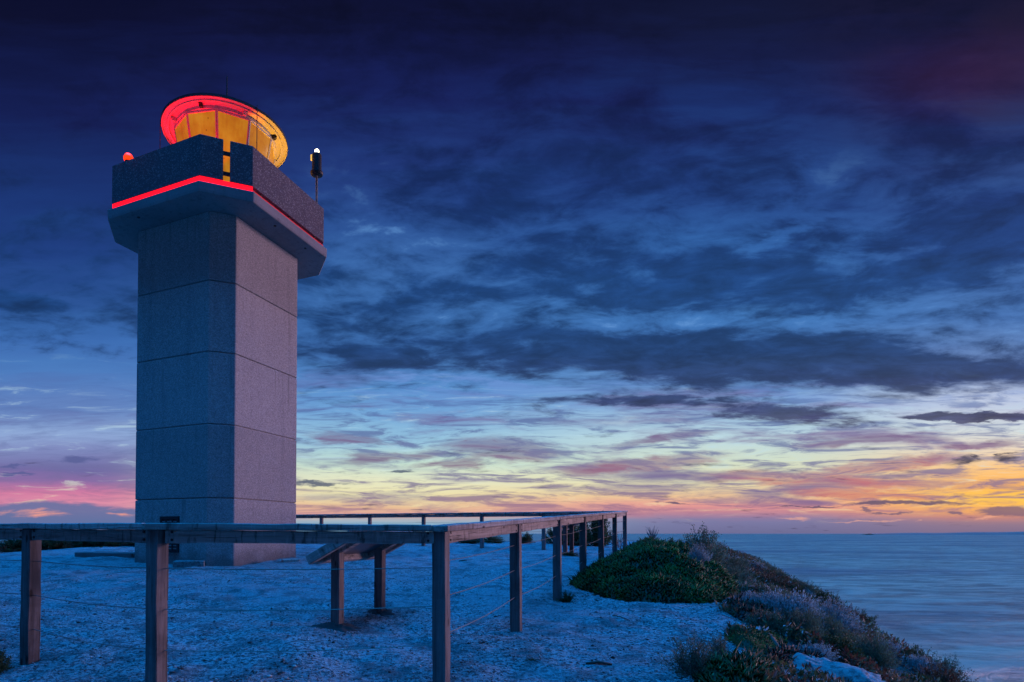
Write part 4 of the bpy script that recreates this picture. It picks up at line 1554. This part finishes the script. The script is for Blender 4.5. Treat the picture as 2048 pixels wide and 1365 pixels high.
# shrubs one can point at: kind, base px, width px, label, squash, depth
NAMED = [
    ('upright', 1405, 1120, 105, 'tall grey green shrub on the crest of the pigface mound', .66, 9.3),
    ('green', 1345, 1098, 66, 'dark leafy bush on the crest left of the tall grey green shrub', .50, 9.6),
    ('greygreen', 1460, 1150, 76, 'pale rounded bush at the right shoulder of the mound', .7, 8.6),
    ('grey', 1398, 1164, 42, 'small silvery tuft growing out of the middle of the green mound', 1.4, 7.9),
    ('green', 1280, 1092, 36, 'small dark bush at the left end of the mound crest beside the fence end', 1.0, 12.6),
    ('grey', 1520, 1222, 90, 'bluish silver shrub behind the red pigface clump', .6, None),
    ('grey', 1565, 1252, 130, 'largest bluish silver shrub at the edge of the sand', .75, None),
    ('greygreen', 1600, 1288, 92, 'round grey green cushion bush in front of the silver shrubs', .9, None),
    ('grey', 1655, 1262, 100, 'silver shrub to the right of the round cushion bush', .8, None),
    ('grey', 1630, 1318, 70, 'low silver shrub just above the pale rock', .6, None),
    ('greygreen', 1735, 1335, 96, 'grey green bush low on the slope right of the pale rock', .8, None),
    ('brown', 1545, 1185, 84, 'reddish brown bush on the skyline beside the concrete block', .8, None),
    ('green', 1645, 1218, 34, 'little dark bush standing up on the skyline against the sea', 1.3, None),
    ('green', 1660, 1222, 30, 'second little dark bush on the skyline, the taller of the pair', 1.6, None),
    ('brown', 1690, 1236, 60, 'brown bush on the skyline above the silver shrubs', .8, None),
    ('green', 1725, 1246, 56, 'green bush on the skyline halfway down the slope', .8, None),
    ('upright', 1388, 1352, 100, 'purplish grey sprig shrub at the edge of the sand near the bottom', .8, None),
    ('upright', 1436, 1322, 50, 'small sprig shrub behind the yellowing pigface patch', 1.1, None),
    ('green', 1133, 1204, 34, 'tiny sprig at the foot of the third near fence post', .8, None),
    ('upright', 1888, 1345, 64, 'leafy dark shrub standing out against the sea at the lower right', .9, None),
    ('brown', 1845, 1330, 70, 'brown bush left of the leafy shrub at the lower right', .7, None),
    ('green', 1150, 1100, 60, 'dark bush beyond the fence behind the distant sign', 1.0, 16.0),
    ('green', 1195, 1098, 70, 'large dark bush behind the last fence posts', 1.15, 15.4),
    ('green', 1115, 1094, 54, 'low dark bush left of the distant sign', .7, 16.6),
    ('green', 832, 1070, 40, 'dark bush showing above the far rail behind the near fence', 1.0, 19.0),
    ('green', 940, 1098, 60, 'low dark bush on the crest under the far rail', .5, 17.2),
    ('green', 985, 1098, 46, 'flat dark bush on the crest between two far fence posts', .4, 17.3),
    ('green', 1053, 1096, 30, 'small round bush on the crest near the far fence', .8, 17.0),
    ('green', 1062, 1322, 22, 'tiny dark weed alone on the sand right of the corner post', .6, None),
    ('green', -10, 1345, 60, 'dark weed at the lower left corner of the sand', .9, None),
    ('green', 1140, 1112, 34, 'small dark plant on the sand under the distant sign', .35, 12.2),
]
for kd, xp, yp, wp, lb, sq, dp in NAMED:
    dp = dp * 1.163 if dp else None
    if dp is not None:
        d = ray(xp, yp)
        xx = d.x / d.y * dp
        base_z = hz(xx, dp)
        if True:
            md = float(sdist(MOUND, np.array([xx]), np.array([dp]))[0])
            if md > 0:
                base_z += .56 * (1 - math.exp(-md / .6)) - .07
        place_shrub(kd, Vector((xx, dp, base_z - .02)), wp / F_PX * dp, lb, None, sq)
    else:
        shrub_px(kd, xp, yp, wp, lb, None, sq)

rr0 = random.Random(3)
for (xx, yy, sz_) in ((3.9, 9.6, .34), (4.7, 10.9, .42), (3.1, 9.9, .26), (4.4, 12.2, .40), (4.9, 12.9, .45), (3.6, 8.3, .24), (5.2, 11.6, .40)):
    md = float(sdist(MOUND, np.array([xx]), np.array([yy]))[0])
    place_shrub('green' if sz_ > .3 else 'brown', Vector((xx, yy, hz(xx, yy) + .54 * (1 - math.exp(-max(md, 0) / .6)) - .06)), sz_,
                'dark leafy sprig rising through the green pigface mound' if sz_ > .3 else 'brown dry sprig showing in the green pigface mound', 'sprigs in the pigface mound: ' + ('dark' if sz_ > .3 else 'brown'), .6)

# the rest of the scrub on the slope: look-alikes that share a label by kind
FILL = {'grey': 'silvery shrub among the mixed scrub on the seaward slope', 'greygreen': 'grey green bush among the mixed scrub on the seaward slope',
        'brown': 'brown bush among the mixed scrub on the seaward slope', 'green': 'dark green bush among the mixed scrub on the seaward slope'}
rr = random.Random(5)
cnt = 0
while cnt < 105:
    Y = rr.uniform(3.3, 15.5)
    e = rr.uniform(.5, 3.1)
    X = float(slope_edge(Y)) + e
    if float(sdist(MOUND, np.array([X]), np.array([Y]))[0]) > -.1:
        continue
    g = ground_at(1650, 1350)
    if math.hypot((X - g.x) / .8, (Y - g.y) / .7) < 1:
        continue
    kd = rr.choice(['grey', 'greygreen', 'greygreen', 'brown', 'brown', 'green', 'green'])
    s = rr.uniform(.30, .62) * (1.0 if e < 2.6 else .8)
    place_shrub(kd, Vector((X, Y, hz(X, Y) - .03)), s, FILL[kd], 'mixed scrub bushes on the slope: ' + kd, rr.uniform(.55, .9))
    cnt += 1

# scrub along the crest behind the tower, on the left
for k in range(16):
    xp = 8 + k * 19
    d = ray(xp, 1100)
    Y = 16.0 + .08 * (k % 5) + .13 * k
    X = d.x / d.y * Y
    place_shrub('green' if k % 3 else 'brown', Vector((X, Y, hz(X, Y) - .04)), .75 + .35 * rr.random(), 'dark bush in the row along the crest left of the tower', 'dark bushes on the crest left of the tower', .42 + .2 * rr.random())


def dead_shrub(loc, size, label, seed, n=26):
    rs = np.random.RandomState(seed)
    az = rs.uniform(0, 6.28, n)
    sp = rs.uniform(.1, .55, n)
    tip = np.stack([np.cos(az) * sp, np.sin(az) * sp, rs.uniform(.45, 1.0, n)], 1) * size
    root_ = np.zeros((n, 3))
    root_[:, :2] = tip[:, :2] * .25
    root_[:, 2] = tip[:, 2] * rs.uniform(0, .5, n) - .03
    mid = (tip + root_) / 2 + rs.normal(0, .05 * size, (n, 3))
    t = np.linspace(0, 1, 5)
    paths = (1 - t)[None, :, None] ** 2 * root_[:, None] + 2 * (t * (1 - t))[None, :, None] * mid[:, None] + (t ** 2)[None, :, None] * tip[:, None]
    v, f = tube_strip(paths, np.tile(np.linspace(.008, .0025, 5), (n, 1)))
    o = link_mesh('dead_shrub', np_mesh('dead_shrub', v, f), M['dead'], None, loc)
    tag(o, label, 'dead shrub')


for (xp, Y, s, lb) in ((1305, 13.6, .34, 'bare dead twigs on the mound crest right of the fence end'), (1238, 17.2, .5, 'bare dead shrub showing between the last two fence posts')):
    d = ray(xp, 1085)
    X = d.x / d.y * Y
    md = float(sdist(MOUND, np.array([X]), np.array([Y]))[0])
    dead_shrub(Vector((X, Y, hz(X, Y) + (.45 if md > .1 else 0))), s, lb, int(xp))
g = at_depth(1850, 1345, 6.6)
g.z = hz(g.x, g.y)
dead_shrub(g, .35, 'bare twig on the skyline at the lower right', 5, 9)


# the dark bent stem lying over the sand below the silver shrubs
bm = bmesh.new()
st = [ground_at(a, b_) for a, b_ in ((1505, 1250), (1522, 1262), (1540, 1285), (1556, 1302), (1575, 1312))]
tube_into(bm, [p + Vector((0, 0, .03 + .03 * (k == 2))) - st[0] for k, p in enumerate(st)], [.010, .016, .02, .024, .02], 7)
o = bm_obj('bent_stem', bm, M['twig'], None, st[0], smooth=True)
tag(o, 'dark bent woody stem lying across the sand beside the small green cushion', 'branch')

# sticks on the sand
for (x0, y0, x1, y1, r_, lb) in ((1172, 1332, 1224, 1331, .012, 'dark straight stick lying on the sand near the bottom'), (1225, 1232, 1260, 1242, .006, 'thin twig on the sand in front of the mound'),
                                  (918, 1123, 934, 1123, .012, 'short stick on the sand beyond the corner post')):
    a, b_ = ground_at(x0, y0), ground_at(x1, y1)
    bm = bmesh.new()
    mid = (a + b_) / 2 + Vector((0, .02, .006))
    tube_into(bm, [Vector((0, 0, r_ * .6)), mid - a + Vector((0, 0, r_)), b_ - a + Vector((0, 0, r_ * .6))], [r_ * .7, r_, r_ * .6], 7)
    o = bm_obj('stick', bm, M['twig'], None, a, smooth=True)
    tag(o, lb, 'stick')


def build_rock(name, label, cat, xp, yp, sx, sy, sz, seed, mat):
    g = ground_at(xp, yp)
    bm = bmesh.new()
    bmesh.ops.create_icosphere(bm, subdivisions=5, radius=1.0)
    for v in bm.verts:
        n1 = mnoise.fractal(v.co * 1.3 + Vector((seed, 0, 0)), 0.8, 2.1, 6)
        v.co *= 1 + .34 * n1
        v.co.x *= sx
        v.co.y *= sy
        v.co.z *= sz
    o = bm_obj(name, bm, mat, None, g + Vector((0, 0, -sz * .35)), (0, 0.12, -.35), smooth=True)
    tag(o, label, cat)


build_rock('rock', 'pale flat limestone rock at the lower right edge of the sand', 'rock', 1645, 1350, .50, .42, .22, 2.0, M['rock'])

# concrete block with two pegs on the skyline
g = ground_at(1566, 1182)
if g is None:
    p = at_depth(1566, 1182, 11.5)
    g = Vector((p.x, p.y, hz(p.x, p.y) + .12))
root = empty('concrete_block', g, RZ)
tag(root, 'weathered concrete block with two pegs on the skyline against the sea', 'concrete block')
bm = bmesh.new()
box_into(bm, -.17, .17, -.15, .15, -.2, .20)
bevel_all(bm, .015)
bm_obj('block', bm, M['slab'], root)
for xx in (-.03, .10):
    bm = bmesh.new()
    tube_into(bm, [(xx, 0, .19), (xx, 0, .27)], .014, 7)
    bm_obj('peg', bm, M['dark_metal'], root)


# loose stones, shell and litter on the near sand: far too many to count
def grit():
    rs = np.random.RandomState(8)
    n = 42000
    Y = 2.7 + 9 * rs.uniform(0, 1, n) ** 1.7
    X = rs.uniform(-.80, .62, n) * Y
    keep = (X < slope_edge(Y) + .4) & (sdist(MOUND, X, Y) < .05) & (fbm(X * .8, Y * .8, 3, 90) + rs.normal(0, .25, n) > -.12)
    X, Y = X[keep], Y[keep]
    n = len(X)
    Z = height(X, Y)
    r = .0045 * np.exp(rs.normal(0, .5, n)) + .0016
    r = np.minimum(r, .022)
    base = np.array([(1, 0, 0), (-1, 0, 0), (0, 1, 0), (0, -1, 0), (0, 0, 1), (0, 0, -1)], float)
    fo = np.array([(0, 2, 4), (2, 1, 4), (1, 3, 4), (3, 0, 4), (2, 0, 5), (1, 2, 5), (3, 1, 5), (0, 3, 5)])
    a = rs.uniform(0, 6.28, n)
    sc = rs.uniform(.5, 1.5, (n, 1, 3)) * np.array([1.2, 1.0, .6])
    q = base[None] * sc * r[:, None, None]
    ca, sa = np.cos(a)[:, None], np.sin(a)[:, None]
    v = np.stack([q[..., 0] * ca - q[..., 1] * sa + X[:, None], q[..., 0] * sa + q[..., 1] * ca + Y[:, None], q[..., 2] + (Z + r * .25)[:, None]], -1).reshape(-1, 3)
    f = (np.arange(n)[:, None, None] * 6 + fo[None]).reshape(-1, 3)
    t = np.repeat(rs.uniform(0, 1, n), 6)
    me = np_mesh('gravel', v, f, t)
    mt = mat_leaf("loose stones and shell", [(0.0, (.04, .04, .042)), (.35, (.13, .13, .13)), (.7, (.36, .36, .35)), (1.0, (.75, .74, .70))], .8)
    o = link_mesh('gravel', me, mt)
    tag(o, 'loose stones and shell fragments scattered over the sand', 'gravel', None, 'stuff')


grit()
